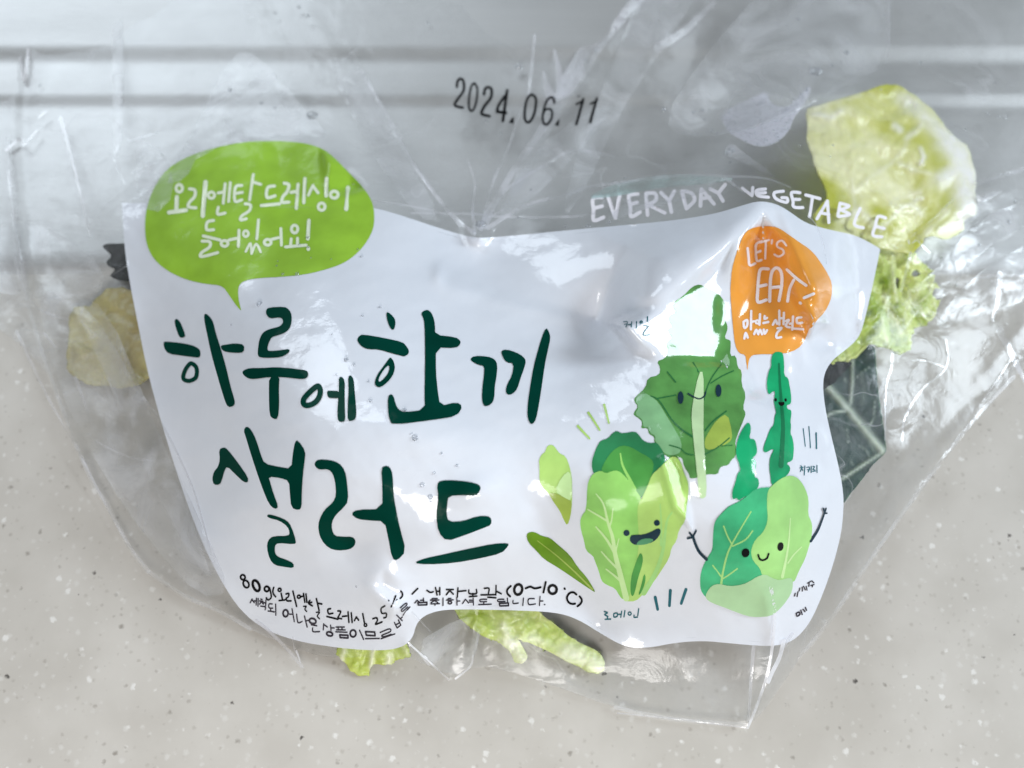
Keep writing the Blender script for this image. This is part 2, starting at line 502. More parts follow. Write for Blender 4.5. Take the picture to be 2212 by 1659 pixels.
class Art:
    """collects outlines drawn in one zoomed view (x0, y0, width in photo pixels)"""

    def __init__(self, x0, y0, w, cw=2212):
        self.x0, self.y0, self.f = x0, y0, w / cw
        self.faces = []; self.holes = []

    def at(self, x0, y0, w, cw=2212):
        self.x0, self.y0, self.f = x0, y0, w / cw
        return self

    def c(self, pts):
        return [((self.x0 + x * self.f) / S, (self.y0 + y * self.f) / S) for x, y in pts]

    def poly(self, pts, n=1):
        self.faces.append(chaikin(self.c(pts), n)); return self

    def hole(self, pts, n=1):
        self.holes.append(chaikin(self.c(pts), n)); return self

    def disc(self, x, y, r, k=10):
        return [(x + r * math.cos(2 * math.pi * i / k + .1), y + r * math.sin(2 * math.pi * i / k + .1)) for i in range(k)]

    def line(self, pts, w, w1=None, closed=False, curve=True):
        p = self.c(pts); w = w * self.f / S; w1 = w if w1 is None else w1 * self.f / S
        if curve and len(p) > 2:
            q = []
            n = len(p)
            for i in range(n if closed else n - 1):
                g = lambda k: p[k % n] if closed else p[min(max(k, 0), n - 1)]
                a, b, c_, d = g(i - 1), g(i), g(i + 1), g(i + 2)
                for s in (0, .25, .5, .75):
                    q.append(tuple(.5 * (2 * b[m] + (c_[m] - a[m]) * s + (2 * a[m] - 5 * b[m] + 4 * c_[m] - d[m]) * s * s + (3 * b[m] - a[m] - 3 * c_[m] + d[m]) * s ** 3) for m in (0, 1)))
            if not closed:
                q.append(p[-1])
            p = q
        if closed:
            p = p + [p[0]]
        n = len(p)
        for i, (x, y) in enumerate(p):
            r = (w + (w1 - w) * i / max(1, n - 1)) / 2 * (random.uniform(.94, 1.06) if w > 12 else 1)
            self.faces.append(self.disc(x, y, max(r, .4)))
        for i in range(n - 1):
            (ax, ay), (bx, by) = p[i], p[i + 1]
            l = math.hypot(bx - ax, by - ay)
            if l < .05:
                continue
            nx, ny = -(by - ay) / l, (bx - ax) / l
            ra = max(.4, (w + (w1 - w) * i / max(1, n - 1)) / 2); rb = max(.4, (w + (w1 - w) * (i + 1) / max(1, n - 1)) / 2)
            self.faces.append([(ax + nx * ra, ay + ny * ra), (bx + nx * rb, by + ny * rb), (bx - nx * rb, by - ny * rb), (ax - nx * ra, ay - ny * ra)])
        return self

    def lines(self, w, *paths):
        for p in paths:
            self.line(p, w)
        return self

    def ring(self, x, y, rx, ry, w, rot=0):
        c, s = math.cos(math.radians(rot)), math.sin(math.radians(rot))
        pts = []
        for i in range(12):
            a = 2 * math.pi * i / 12
            px, py = rx * math.cos(a), ry * math.sin(a)
            pts.append((x + px * c - py * s, y + px * s + py * c))
        return self.line(pts, w, closed=True, curve=False)

    def oval(self, x, y, rx, ry, rot=0):
        c, s = math.cos(math.radians(rot)), math.sin(math.radians(rot))
        self.faces.append(self.c([(x + rx * math.cos(a) * c - ry * math.sin(a) * s, y + rx * math.cos(a) * s + ry * math.sin(a) * c) for a in [2 * math.pi * i / 20 for i in range(20)]]))
        return self

    def make(self, name, mat, parent, level, step=6.0, hfun=None):
        return sheet(name, self.faces, mat, parent, level, self.holes, step, hfun)


# ------------------------------------------------------------------ setting: speckled counter, steel ledge
def counter_material():
    m, nt, p = nodes_of("speckled_solid_surface")
    vec = obj_vec(nt)
    base, _ = noise_col(nt, 60, (0.495, 0.465, 0.42), (0.555, 0.525, 0.48), vec=vec)

    def flecks(scale, thr, c, prev, keep, soft=.12, seed=0.0):
        mp = N(nt, 'ShaderNodeMapping'); mp.inputs['Location'].default_value = (seed, seed * 1.7, 0)
        nt.links.new(vec, mp.inputs['Vector'])
        dn = N(nt, 'ShaderNodeTexNoise'); dn.inputs['Scale'].default_value = scale * 2.5
        nt.links.new(mp.outputs[0], dn.inputs['Vector'])
        ad = N(nt, 'ShaderNodeVectorMath', operation='MULTIPLY_ADD'); ad.inputs[1].default_value = (.5 / scale,) * 3
        nt.links.new(dn.outputs['Color'], ad.inputs[0]); nt.links.new(mp.outputs[0], ad.inputs[2])
        vo = N(nt, 'ShaderNodeTexVoronoi'); vo.inputs['Scale'].default_value = scale
        nt.links.new(ad.outputs[0], vo.inputs['Vector'])
        sep = N(nt, 'ShaderNodeSeparateColor'); nt.links.new(vo.outputs['Color'], sep.inputs[0])
        # radius differs from cell to cell; most cells hold no fleck
        r = N(nt, 'ShaderNodeMapRange'); r.inputs[1].default_value = 1 - keep; r.inputs[2].default_value = 1.0
        r.inputs[3].default_value = 0.0; r.inputs[4].default_value = thr
        nt.links.new(sep.outputs[0], r.inputs[0])
        sb = N(nt, 'ShaderNodeMath', operation='SUBTRACT'); nt.links.new(r.outputs[0], sb.inputs[0]); nt.links.new(vo.outputs['Distance'], sb.inputs[1])
        st = N(nt, 'ShaderNodeMapRange'); st.inputs[1].default_value = 0; st.inputs[2].default_value = soft; st.clamp = True
        nt.links.new(sb.outputs[0], st.inputs[0])
        mx = N(nt, 'ShaderNodeMix', data_type='RGBA')
        nt.links.new(st.outputs[0], mx.inputs[0]); nt.links.new(prev, mx.inputs[6]); mx.inputs[7].default_value = (*c, 1)
        return mx.outputs[2]

    c = flecks(520, .46, (0.59, 0.565, 0.525), base, .6, .28, 0.31)
    c = flecks(650, .44, (0.45, 0.42, 0.375), c, .45, .32, 0.77)
    c = flecks(400, .37, (0.69, 0.67, 0.635), c, .34, .18, 1.3)
    c = flecks(640, .42, (0.40, 0.37, 0.33), c, .25, .28, 4.4)
    c = flecks(460, .34, (0.31, 0.285, 0.25), c, .13, .22, 2.1)
    c = flecks(380, .30, (0.11, 0.10, 0.09), c, .06, .14, 3.7)
    nt.links.new(c, p.inputs['Base Color'])
    p.inputs['Roughness'].default_value = 0.34
    add_bump(nt, p, 500, .04, .0002, vec=vec)
    return m


def steel_material():
    m, nt, p = nodes_of("brushed_steel")
    col, _ = noise_col(nt, 1.0, (0.62, 0.62, 0.61), (0.65, 0.65, 0.64), .3, .7, 6, obj_vec(nt, (14, 300, 300)))
    nt.links.new(col, p.inputs['Base Color'])
    p.inputs['Metallic'].default_value = 1.0
    rn = N(nt, 'ShaderNodeTexNoise'); rn.inputs['Scale'].default_value = 40; rn.inputs['Detail'].default_value = 6
    nt.links.new(obj_vec(nt, (.6, 1.4, 1.4)), rn.inputs['Vector'])
    mr = N(nt, 'ShaderNodeMapRange'); mr.inputs[3].default_value = .46; mr.inputs[4].default_value = .62
    nt.links.new(rn.outputs['Fac'], mr.inputs[0]); nt.links.new(mr.outputs[0], p.inputs['Roughness'])
    # fine grain, a little longer along the ledge
    add_bump(nt, p, 1.0, .2, .0003, vec=obj_vec(nt, (260, 2600, 2600)), detail=3)
    return m


YB = float(place(1106, 592, 0)[1])
Y2 = float(place(1106, 238, 0.001)[1])
Y3 = float(place(1106, 122, 0.006)[1])


def slab(name, prof, x0, x1, mat, nx=2, sag=None):
    """a profile of (y, z) points drawn out along x"""
    V, F = [], []
    xs = np.linspace(x0, x1, nx)
    for x in xs:
        for (y, z) in prof:
            V.append((x, y, z - (sag(x, y) if sag else 0)))
    k = len(prof)
    for i in range(nx - 1):
        for j in range(k - 1):
            a = i * k + j
            F.append((a, a + k, a + k + 1, a + 1))
    me = bpy.data.meshes.new(name); me.from_pydata(V, [], F); me.update()
    return link(name, me, None, mat)


counter = slab("counter", [(-1.2, -.04), (-1.2, -.004), (-1.197, 0.0), (YB + .02, 0.0), (YB + .02, -.04)], -1.6, 1.6, counter_material())
counter['kind'] = 'structure'
counter['label'] = 'pale speckled solid surface counter under the bag'
for poly in counter.data.polygons:
    poly.use_smooth = False


def bend(y0, z0, z1, run, n=6):
    out = []
    for i in range(n + 1):
        t = i / n
        s = t * t * (3 - 2 * t)
        out.append((y0 + run * t, z0 + (z1 - z0) * s))
    return out


prof = [(YB - .001, -.001), (YB, .0002), (YB + .003, .0012), (YB + .006, .0016), (Y2 - .001, .0016)] + bend(Y2, .0016, .0026, .0046) + [(Y3 - .001, .0027)] \
    + bend(Y3, .0027, .0041, .0060) + [(Y3 + .05, .0055), (Y3 + .5, .03)]
ledge = slab("steel_ledge", prof, -1.6, 1.6, steel_material(), 3)
ledge['kind'] = 'structure'
ledge['label'] = 'brushed steel ledge with two low steps behind the bag'

# ------------------------------------------------------------------ what is inside the bag
def leaf_material(name, lo, hi, scale=55, rough=.4, p0=.35, p1=.65, ribc=(0.80, 0.83, 0.60), spec=.5):
    m, nt, p = nodes_of(name)
    vec = obj_vec(nt)
    col, tn = noise_col(nt, scale, lo, hi, p0, p1, 6, vec)
    tn.inputs['Distortion'].default_value = 1.0
    at = N(nt, 'ShaderNodeAttribute'); at.attribute_name = 'rib'
    t3 = N(nt, 'ShaderNodeTexNoise'); t3.inputs['Scale'].default_value = 260; t3.inputs['Detail'].default_value = 3
    nt.links.new(vec, t3.inputs['Vector'])
    mm = N(nt, 'ShaderNodeMapRange'); mm.inputs[1].default_value = .3; mm.inputs[2].default_value = .7; mm.inputs[3].default_value = .65; mm.inputs[4].default_value = 1.15
    nt.links.new(t3.outputs['Fac'], mm.inputs[0])
    mu = N(nt, 'ShaderNodeMath', operation='MULTIPLY'); mu.use_clamp = True
    nt.links.new(at.outputs['Fac'], mu.inputs[0]); nt.links.new(mm.outputs[0], mu.inputs[1])
    mx = N(nt, 'ShaderNodeMix', data_type='RGBA')
    nt.links.new(mu.outputs[0], mx.inputs[0]); nt.links.new(col, mx.inputs[6]); mx.inputs[7].default_value = (*ribc, 1)
    nt.links.new(mx.outputs[2], p.inputs['Base Color'])
    p.inputs['Roughness'].default_value = rough
    p.inputs['Specular IOR Level'].default_value = spec
    p.inputs['Subsurface Weight'].default_value = .3
    p.inputs['Subsurface Radius'].default_value = (.003, .004, .0015)
    p.inputs['Subsurface Scale'].default_value = 1.0
    add_bump(nt, p, 420, .2, .0005, vec=vec, detail=5)
    return m


def under(frac, amp, seed, wl, drop=1.2, extra=None, fine=.25):
    """a height that always stays below the film"""
    def f(u, v):
        h = H(u, v) * 1e3
        z = h * frac + amp * _noise(u, v, seed, wl) + amp * .5 * _noise(u, v, seed + 40, wl * .4)
        z = z + amp * fine * _noise(u, v, seed + 80, wl * .17)
        if extra is not None:
            z = z + extra(u, v)
        return np.clip(np.minimum(z, h - drop), .3, None) * 1e-3
    return f


def ribbed(hf, ribs, bump):
    def fac(u, v):
        r = np.zeros(np.size(u))
        for pts, w, k in ribs:
            d, t = seg_field(np.asarray(u, float).ravel(), np.asarray(v, float).ravel(), pts)
            r = np.maximum(r, k * np.exp(-(d / w) ** 2))
        return r
    def f(u, v):
        return np.minimum(hf(u, v) + fac(u, v) * bump * 1e-3, np.maximum(H(u, v) - .0004, .0004))
    return f, fac


def leaf(name, art, mat, hf, label=None, cat=None, thick=.0006, step=5.0, group=None, ribs=(), bump=.5):
    f, fac = ribbed(hf, ribs, bump)
    o = sheet(name, art.faces, mat, None, 0, art.holes, step, f)
    uv = UVS[o.data.name]
    at = o.data.attributes.new('rib', 'FLOAT', 'POINT')
    at.data.foreach_set('value', fac(uv[:, 0], uv[:, 1]).astype(np.float32))
    md = o.modifiers.new("thickness", 'SOLIDIFY'); md.thickness = thick; md.offset = -1
    if label:
        tag(o, label, cat, group)
    return o


def jag(pts, amp, n=3, seed=1):
    """a torn or frilled edge: extra points pushed in and out"""
    r = random.Random(seed); q = []
    for i in range(len(pts)):
        a, b = pts[i], pts[(i + 1) % len(pts)]
        l = math.hypot(b[0] - a[0], b[1] - a[1]) or 1
        nx, ny = -(b[1] - a[1]) / l, (b[0] - a[0]) / l
        for k in range(n):
            t = k / n
            d = r.uniform(-amp, amp) if k else 0
            q.append((a[0] + (b[0] - a[0]) * t + nx * d, a[1] + (b[1] - a[1]) * t + ny * d))
    return q


M_ICE = leaf_material("iceberg_green", (0.48, 0.50, 0.045), (0.86, 0.86, 0.46), 42, .38, .38, .60, (0.93, 0.94, 0.82))
M_CURL = leaf_material("frilly_green", (0.32, 0.45, 0.035), (0.72, 0.80, 0.28), 60, .4, .34, .62, (0.78, 0.84, 0.46))
M_WILT = leaf_material("wilted_lettuce", (0.33, 0.27, 0.095), (0.52, 0.47, 0.22), 60)
M_RED = leaf_material("blue_green_cabbage", (0.006, 0.026, 0.022), (0.022, 0.060, 0.052), 90, .5, .35, .65, (0.52, 0.60, 0.50), .15)
M_DARK = leaf_material("dark_leaf", (0.003, 0.005, 0.006), (0.010, 0.013, 0.015), 90, .7, spec=.1)
M_LIMELEAF = leaf_material("lime_leaf", (0.34, 0.46, 0.035), (0.60, 0.70, 0.18), 70, .4, .35, .65, (0.84, 0.88, 0.62))

LT = (3100, 300, 900)
a = Art(*LT); a.faces.append(chaikin(a.c(jag([(190, 310), (330, 270), (720, 155), (930, 85), (1040, 78), (1140, 120), (1260, 200), (1420, 330), (1530, 490), (1680, 630), (1740, 660),
    (1780, 780), (1825, 930), (1820, 1100), (1840, 1310), (1830, 1340), (1710, 1400), (1715, 1480), (1650, 1540), (1540, 1580), (1430, 1550), (1330, 1560),
    (1310, 1620), (1200, 1720), (900, 1660), (600, 1640), (300, 1560), (250, 1350), (390, 1180), (380, 1100), (300, 930), (250, 800), (220, 700), (190, 560), (180, 400)], 9, 3, 3)), 1))
ice_h = under(.84, .55, 21, 120, 1.2, lambda u, v: 1.6 * np.exp(-((u - 2045) / 40) ** 2) + 1.2 * np.sin((u * .8 - v * .6) / 24.0) * np.exp(-((u - 1980) / 90) ** 2 - ((v - 370) / 90) ** 2))
A = Art(*LT)
k = lambda pts: A.c(pts)
ice_ribs = [(k([(1130, 220), (1300, 330), (1430, 480), (1600, 640)]), 22, .8), (k([(1600, 640), (1690, 760), (1740, 950), (1750, 1150), (1760, 1300)]), 36, 1.0), (k([(1500, 1000), (1650, 900), (1750, 850)]), 22, .9),
            (k([(1080, 840), (1200, 900), (1330, 930), (1480, 960)]), 6, .35), (k([(1010, 1210), (1150, 1160), (1280, 1120)]), 5, .3), (k([(640, 1120), (800, 980), (1000, 850), (1130, 700), (1190, 560)]), 5, .28),
            (k([(1290, 700), (1320, 780), (1290, 850)]), 5, .9), (k([(1040, 480), (1090, 520)]), 9, .7), (k([(250, 370), (420, 400), (520, 340)]), 8, .6), (k([(900, 1500), (1100, 1280), (1300, 1180)]), 5, .5),
            (k([(210, 320), (400, 260), (700, 180)]), 6, .35), (k([(1300, 1560), (1450, 1400), (1700, 1150)]), 9, .5), (k([(1500, 1480), (1660, 1420), (1720, 1330)]), 16, .6), (k([(630, 1000), (640, 1180), (660, 1300)]), 4, .25),
            (k([(1010, 1240), (1250, 1270), (1300, 1340)]), 5, .35), (k([(1150, 600), (1250, 520), (1330, 440)]), 8, .6), (k([(500, 1400), (700, 1300), (850, 1450)]), 9, .5)]
leaf("lettuce_leaf", a, M_ICE, ice_h, "broad pale green lettuce leaf beside the dark steel, under the word vegetable", "lettuce leaf", .0006, 5.0, None, ice_ribs, .9)

LQ = (3150, 850, 700)
a = Art(*LQ)
pts = a.c(jag([(560, 180), (1000, 240), (1250, 370), (1420, 420), (1450, 500), (1620, 670), (1610, 720), (1690, 740), (1640, 830), (1730, 890), (1660, 930), (1660, 1000), (1720, 1050),
    (1710, 1150), (1690, 1240), (1600, 1310), (1520, 1360), (1410, 1400), (1400, 1500), (1370, 1600)], 26, 3, 9)[:-3])
a.at(3200, 1300, 800, 1659)
pts += a.c([(800, 140), (770, 180), (700, 185), (600, 150), (520, 120), (440, 115), (370, 190), (300, 250), (230, 270), (150, 275), (60, 230), (0, 60)])
pts += [(1770, 640), (1750, 520)]
a.faces.append(chaikin(pts, 1))
a.at(*LQ)
a.hole([(1350, 760), (1390, 690), (1450, 670), (1500, 690), (1520, 730), (1430, 760)])
a.hole([(1190, 760), (1260, 750), (1250, 850), (1230, 925), (1195, 880)])
curl_h = under(.62, .8, 31, 46, 2.4, lambda u, v: 1.5 * np.sin((u - v * .35) / 9.0) * np.exp(-((u - 1960) / 60) ** 2 - ((v - 640) / 80) ** 2))
A = Art(*LQ)
frib = [(A.c(p), w, q) for p, w, q in (
    ([(1010, 260), (1180, 420), (1150, 700), (1190, 960), (1210, 1060)], 6, .9), ([(1040, 980), (1100, 1150), (1200, 1300), (1250, 1450)], 5, 1), ([(1500, 880), (1440, 1000), (1420, 1110), (1560, 1020), (1640, 920)], 2.6, .9),
    ([(1350, 930), (1380, 1080), (1480, 1120)], 2.6, .8), ([(1500, 1130), (1530, 1250), (1620, 1290), (1700, 1180), (1660, 1060)], 2.6, .9), ([(1020, 1300), (1060, 1450), (1100, 1640)], 4, .6), ([(1180, 420), (1350, 560), (1450, 560)], 8, .6),
    ([(1560, 880), (1650, 820), (1700, 760)], 2.4, .8), ([(1460, 1180), (1380, 1280), (1300, 1420)], 3, .5), ([(620, 200), (900, 300), (1100, 360)], 7, .7))]
leaf("lettuce_leaf", a, M_CURL, curl_h, "frilly yellow green lettuce leaf poking out right of the orange bubble", "lettuce leaf", .0008, 4.0, None, frib, .8)

SS = (3200, 1300, 800, 1659)
a = Art(*SS).poly(jag([(100, 230), (150, 240), (300, 230), (380, 180), (440, 110), (510, 140), (520, 300), (550, 600), (590, 850), (605, 970), (590, 1010), (480, 1110), (380, 1250), (310, 1330),
    (250, 1420), (60, 1300), (-60, 1000), (-80, 700), (-40, 400)], 5, 2, 4))
cab_h = under(.52, .35, 51, 90, 2.5)
cab = leaf("cabbage_leaf", a, M_RED, cab_h, "dark blue green cabbage leaf with thick white veins at the bag's right edge", "cabbage leaf", .0008, 5.0, None,
           [(Art(*SS).c(p), w, q) for p, w, q in (([(130, 470), (300, 655), (440, 825), (570, 985)], 7.5, 1.1), ([(325, 230), (325, 420), (310, 600)], 3.6, .8), ([(40, 740), (160, 675), (280, 655)], 3.4, .9), ([(585, 990), (480, 1055), (360, 1135), (200, 1240)], 3.8, .9),
            ([(440, 860), (470, 940), (520, 1000)], 3, .25), ([(450, 830), (500, 700), (510, 560)], 1.6, .45), ([(330, 690), (280, 800), (290, 920)], 1.6, .4), ([(480, 1055), (440, 980), (380, 940)], 1.4, .35), ([(360, 1135), (300, 1060)], 1.3, .3), ([(320, 420), (400, 350), (470, 300)], 1.4, .35), ([(320, 470), (260, 400)], 1.3, .3), ([(400, 360), (420, 520), (400, 600)], 5, .12))], 1.0)
a = Art(*SS).poly([(60, 260), (150, 262), (250, 255), (330, 262), (300, 300), (190, 410), (160, 440), (110, 470), (60, 520), (20, 400)])
leaf("leaf_scrap", a, M_DARK, under(.62, .1, 52, 60, 2.0), "small near black leaf scrap between pale lettuce and cabbage leaf", "leaf scrap", .0004)

UU = (0, 900, 900, 1493)
a = Art(*UU).poly([(665, 118), (690, 98), (760, 97), (860, 95), (900, 340), (785, 338), (740, 322), (715, 308), (735, 290), (752, 265), (725, 250), (700, 238), (692, 215), (715, 197), (728, 172), (700, 150)], 1)
sach = leaf("sauce_sachet", a, M_DARK, under(.6, .02, 61, 90, 2.2), "black sauce sachet with zigzag cut edge at the panel's left side", "sachet", .0005, 5.0)
a = Art(*UU).poly(jag([(455, 560), (480, 510), (590, 510), (690, 390), (790, 380), (860, 400), (960, 700), (1000, 960), (930, 1000), (850, 1035), (740, 1030), (560, 1020), (450, 940), (428, 830), (455, 660)], 12, 3, 6))
wilt_h = under(.5, .4, 63, 60, 1.0)
wl = leaf("lettuce_leaf", a, M_WILT, wilt_h, "brownish wilted lettuce scrap left of the panel below the black sachet", "lettuce leaf", .0006)
PP = (900, 2220, 800)
a = Art(*PP).poly(jag([(1170, 935), (1180, 1000), (1240, 1060), (1300, 1130), (1400, 1220), (1530, 1215), (1540, 1150), (1570, 1100), (1700, 1110), (1780, 1100), (1800, 1060), (1900, 1040), (1990, 1000), (1960, 920), (1900, 780), (1300, 780)], 14, 3, 8))
low_h = under(.55, .3, 71, 50, 1.0)
l1 = leaf("lettuce_leaf", a, M_LIMELEAF, low_h, "small lime lettuce scrap below the fine print at the bag's bottom", "lettuce leaf", .0006, 4.0, None,
          [(Art(*PP).c(p), w, q) for p, w, q in (([(1270, 900), (1230, 1050)], 6, .9), ([(1570, 930), (1550, 1130)], 5, .9), ([(1760, 1000), (1740, 1100)], 8, .9), ([(1900, 900), (1950, 980)], 5, .5))], .6)
a = Art(1550, 2220, 1000).poly(jag([(500, 330), (540, 420), (600, 500), (720, 590), (800, 640), (920, 680), (1000, 750), (1050, 860), (1120, 872), (1172, 810), (1110, 700), (1070, 655), (1150, 675), (1320, 750), (1500, 850),
    (1620, 900), (1700, 950), (1780, 965), (1838, 930), (1842, 860), (1790, 770), (1650, 700), (1500, 610), (1370, 500), (1250, 400), (1100, 330)], 8, 2, 5))
st_h = under(.6, .25, 73, 50, 1.0)
l2 = leaf("lettuce_leaf", a, M_LIMELEAF, st_h, "forked lettuce stem with white tips under the panel's bottom notch", "lettuce leaf", .0012, 4.0, None,
          [(Art(1550, 2220, 1000).c(p), w, q) for p, w, q in (([(1500, 780), (1600, 800), (1790, 890)], 22, 1.0), ([(960, 540), (1010, 660)], 10, .7), ([(1020, 680), (1090, 790), (1120, 830)], 16, 1.0), ([(1200, 650), (1450, 740)], 8, .5))], .8)
# ------------------------------------------------------------------ the bag
bag = thing("salad_bag", "clear plastic salad bag with white printed panel lying on the counter", "salad bag")

PANEL = [(264, 442), (262, 438), (268, 438), (330, 439), (420, 438), (560, 440), (700, 440), (800, 446), (870, 466), (940, 490), (1000, 508), (1030, 514), (1060, 513), (1130, 507), (1230, 497), (1340, 487), (1450, 477),
         (1540, 463), (1600, 445), (1640, 433), (1680, 441), (1710, 460), (1740, 482), (1790, 496), (1850, 508), (1896, 534), (1902, 538), (1900, 545), (1893, 580), (1880, 640), (1868, 690), (1856, 730), (1825, 757), (1800, 776), (1783, 800),
         (1777, 830), (1782, 880), (1795, 940), (1810, 1000), (1820, 1050), (1823, 1090), (1818, 1150), (1800, 1220), (1775, 1290), (1750, 1345), (1720, 1380), (1690, 1393), (1650, 1396), (1580, 1390),
         (1520, 1384), (1460, 1388), (1400, 1400), (1350, 1398), (1300, 1370), (1250, 1338), (1200, 1322), (1100, 1318), (1000, 1316), (950, 1318), (915, 1330), (898, 1350), (893, 1375), (875, 1395), (840, 1405),
         (780, 1404), (720, 1398), (640, 1385), (570, 1360), (520, 1320), (480, 1260), (440, 1180), (405, 1090), (375, 1000), (345, 900), (318, 800), (298, 700), (280, 610), (268, 530)]
OUTLINE = [(-90, -200), (2600, -200), (2600, 600), (2400, 700), (2280, 745), (2190, 812), (2110, 900), (2050, 975), (1960, 1095), (1880, 1210), (1800, 1330), (1740, 1405), (1680, 1492), (1655, 1530), (1618, 1568), (1480, 1558), (1330, 1530),
           (1200, 1482), (1100, 1450), (1035, 1436), (975, 1470), (930, 1440), (885, 1422), (780, 1420), (700, 1420), (620, 1395), (540, 1360), (470, 1320), (400, 1290), (320, 1235), (278, 1180), (230, 1090), (198, 1040), (150, 930), (110, 820),
           (90, 790), (40, 740), (-20, 700), (-90, 660), (-90, 100)]


def shrink(poly, d):
    p = np.array(poly); n = len(p); out = []
    for i in range(n):
        a, b, c = p[i - 1], p[i], p[(i + 1) % n]
        t = c - a; l = np.hypot(*t)
        nrm = np.array([-t[1], t[0]]) / l
        out.append(tuple(b + nrm * d))
    return out


panel_s = chaikin(PANEL, 2)
inner = shrink(PANEL, 9)
front = sheet("clear_front_film", [chaikin(OUTLINE, 1)], M_FILM, bag, 0, (inner,), 7.0)
backh = lambda u, v: (0.45 + .12 * _noise(u, v, 90, 120)) * 1e-3
back = sheet("clear_back_film", [chaikin([(u + (14 if u < 1100 else -10) * 0, v) for u, v in OUTLINE], 1)], M_BACK, bag, 0, (), 16.0, backh)
panel = sheet("printed_panel", [panel_s], M_PANEL, bag, 1, (), 6.0)

# -- title, one part per written character
A1 = (600, 1180, 800); A2 = (1350, 1180, 900); A3 = (800, 1650, 1300)
def title(art):
    return art.make("title_character", M_DGREEN, bag, 4)
t = Art(*A1)
t.poly([(240, 225), (262, 205), (300, 240), (330, 310), (358, 385), (350, 405), (315, 417), (290, 400), (265, 340), (245, 270)])
t.poly([(118, 465), (140, 455), (300, 470), (430, 495), (500, 530), (522, 560), (520, 625), (480, 630), (330, 610), (175, 590), (130, 535)])
t.line([(430, 695), (475, 735), (483, 800), (465, 855), (400, 885), (345, 870), (335, 830), (360, 760), (400, 705)], 44, closed=True)
t.poly([(560, 170), (580, 150), (625, 185), (660, 240), (690, 370), (740, 520), (800, 730), (850, 950), (890, 1080), (898, 1130), (880, 1160), (825, 1170), (795, 1120), (745, 960), (690, 770), (640, 590), (600, 400), (570, 260)])
t.poly([(740, 500), (800, 490), (900, 475), (1000, 490), (995, 570), (930, 580), (800, 570), (755, 545)])
title(t)
t = Art(*A1)
t.poly([(1235, 120), (1260, 85), (1440, 75), (1490, 110), (1515, 160), (1515, 250), (1490, 320), (1440, 360), (1390, 380), (1300, 405), (1275, 450), (1255, 500), (1250, 555), (1300, 560), (1400, 550), (1490, 535), (1492, 565), (1460, 595),
        (1400, 625), (1290, 633), (1180, 630), (1145, 610), (1150, 520), (1165, 430), (1200, 360), (1260, 325), (1340, 305), (1390, 290), (1425, 250), (1415, 205), (1380, 190), (1280, 205), (1240, 165)])
t.poly([(975, 790), (1000, 765), (1060, 745), (1200, 745), (1340, 735), (1480, 745), (1600, 760), (1680, 770), (1700, 810), (1680, 855), (1620, 865), (1500, 850), (1380, 840), (1240, 845), (1110, 865), (1050, 860), (1000, 830)])
t.poly([(1270, 830), (1385, 830), (1375, 950), (1380, 1150), (1365, 1300), (1310, 1295), (1275, 1255), (1268, 1050)])
title(t)
t = Art(*A1)
t.line([(1805, 940), (1828, 990), (1815, 1060), (1770, 1120), (1700, 1150), (1650, 1140), (1645, 1090), (1690, 1030), (1760, 965)], 58, closed=True)
t.poly([(1900, 1000), (1920, 990), (2040, 995), (2045, 1070), (1930, 1072), (1905, 1050)])
t.poly([(2028, 850), (2060, 835), (2095, 880), (2092, 1010), (2095, 1200), (2100, 1310), (2075, 1333), (2020, 1325), (2012, 1230), (2025, 1050), (2032, 930)])
t.at(*A2).poly([(50, 745), (75, 730), (105, 765), (115, 900), (130, 1070), (128, 1140), (105, 1170), (45, 1175), (45, 1050), (55, 880)])
title(t)
t = Art(*A2)
t.poly([(420, 125), (440, 120), (490, 165), (510, 205), (505, 260), (490, 292), (468, 285), (440, 235), (425, 180)])
t.poly([(138, 385), (160, 350), (190, 335), (400, 370), (580, 410), (615, 450), (640, 490), (635, 525), (595, 550), (560, 540), (480, 520), (350, 480), (235, 478), (180, 450), (150, 415)])
t.poly([(462, 555), (495, 600), (505, 670), (480, 740), (430, 800), (365, 850), (325, 840), (305, 810), (330, 730), (390, 650), (440, 580)])
t.hole([(450, 625), (400, 670), (350, 750), (343, 790), (365, 795), (420, 740), (448, 690)])
t.poly([(755, 130), (800, 97), (840, 105), (875, 160), (892, 240), (893, 340), (1090, 362), (1138, 395), (1138, 430), (1095, 468), (900, 460), (900, 700), (915, 860), (940, 1030), (1100, 990), (1160, 1030), (1105, 1125), (900, 1160),
        (480, 1212), (450, 1160), (437, 1080), (435, 940), (462, 912), (490, 930), (510, 1010), (535, 1060), (590, 1090), (795, 1065), (790, 900), (795, 700), (795, 400), (790, 240), (780, 180)])
title(t)
t = Art(*A2)
t.poly([(1232, 575), (1270, 543), (1400, 548), (1470, 575), (1497, 630), (1485, 760), (1470, 830), (1465, 965), (1430, 1015), (1385, 1032), (1360, 1020), (1345, 960), (1350, 850), (1365, 740), (1370, 640), (1310, 630), (1255, 600)])
t.poly([(1530, 495), (1580, 480), (1680, 510), (1745, 550), (1773, 590), (1755, 660), (1715, 770), (1690, 860), (1640, 915), (1590, 918), (1575, 880), (1590, 820), (1640, 730), (1655, 615), (1580, 605), (1545, 550)])
t.poly([(1967, 268), (1995, 310), (2010, 370), (1985, 480), (1955, 620), (1930, 800), (1900, 1000), (1870, 1160), (1830, 1210), (1800, 1180), (1785, 1120), (1790, 1000), (1810, 860), (1845, 650), (1890, 480), (1930, 350)])
title(t)
t = Art(*A3)
t.poly([(105, 205), (135, 190), (160, 200), (230, 290), (300, 390), (300, 425), (270, 422), (215, 370), (160, 315), (140, 350), (125, 410), (110, 440), (70, 440), (60, 400), (70, 355), (100, 320), (112, 270)])
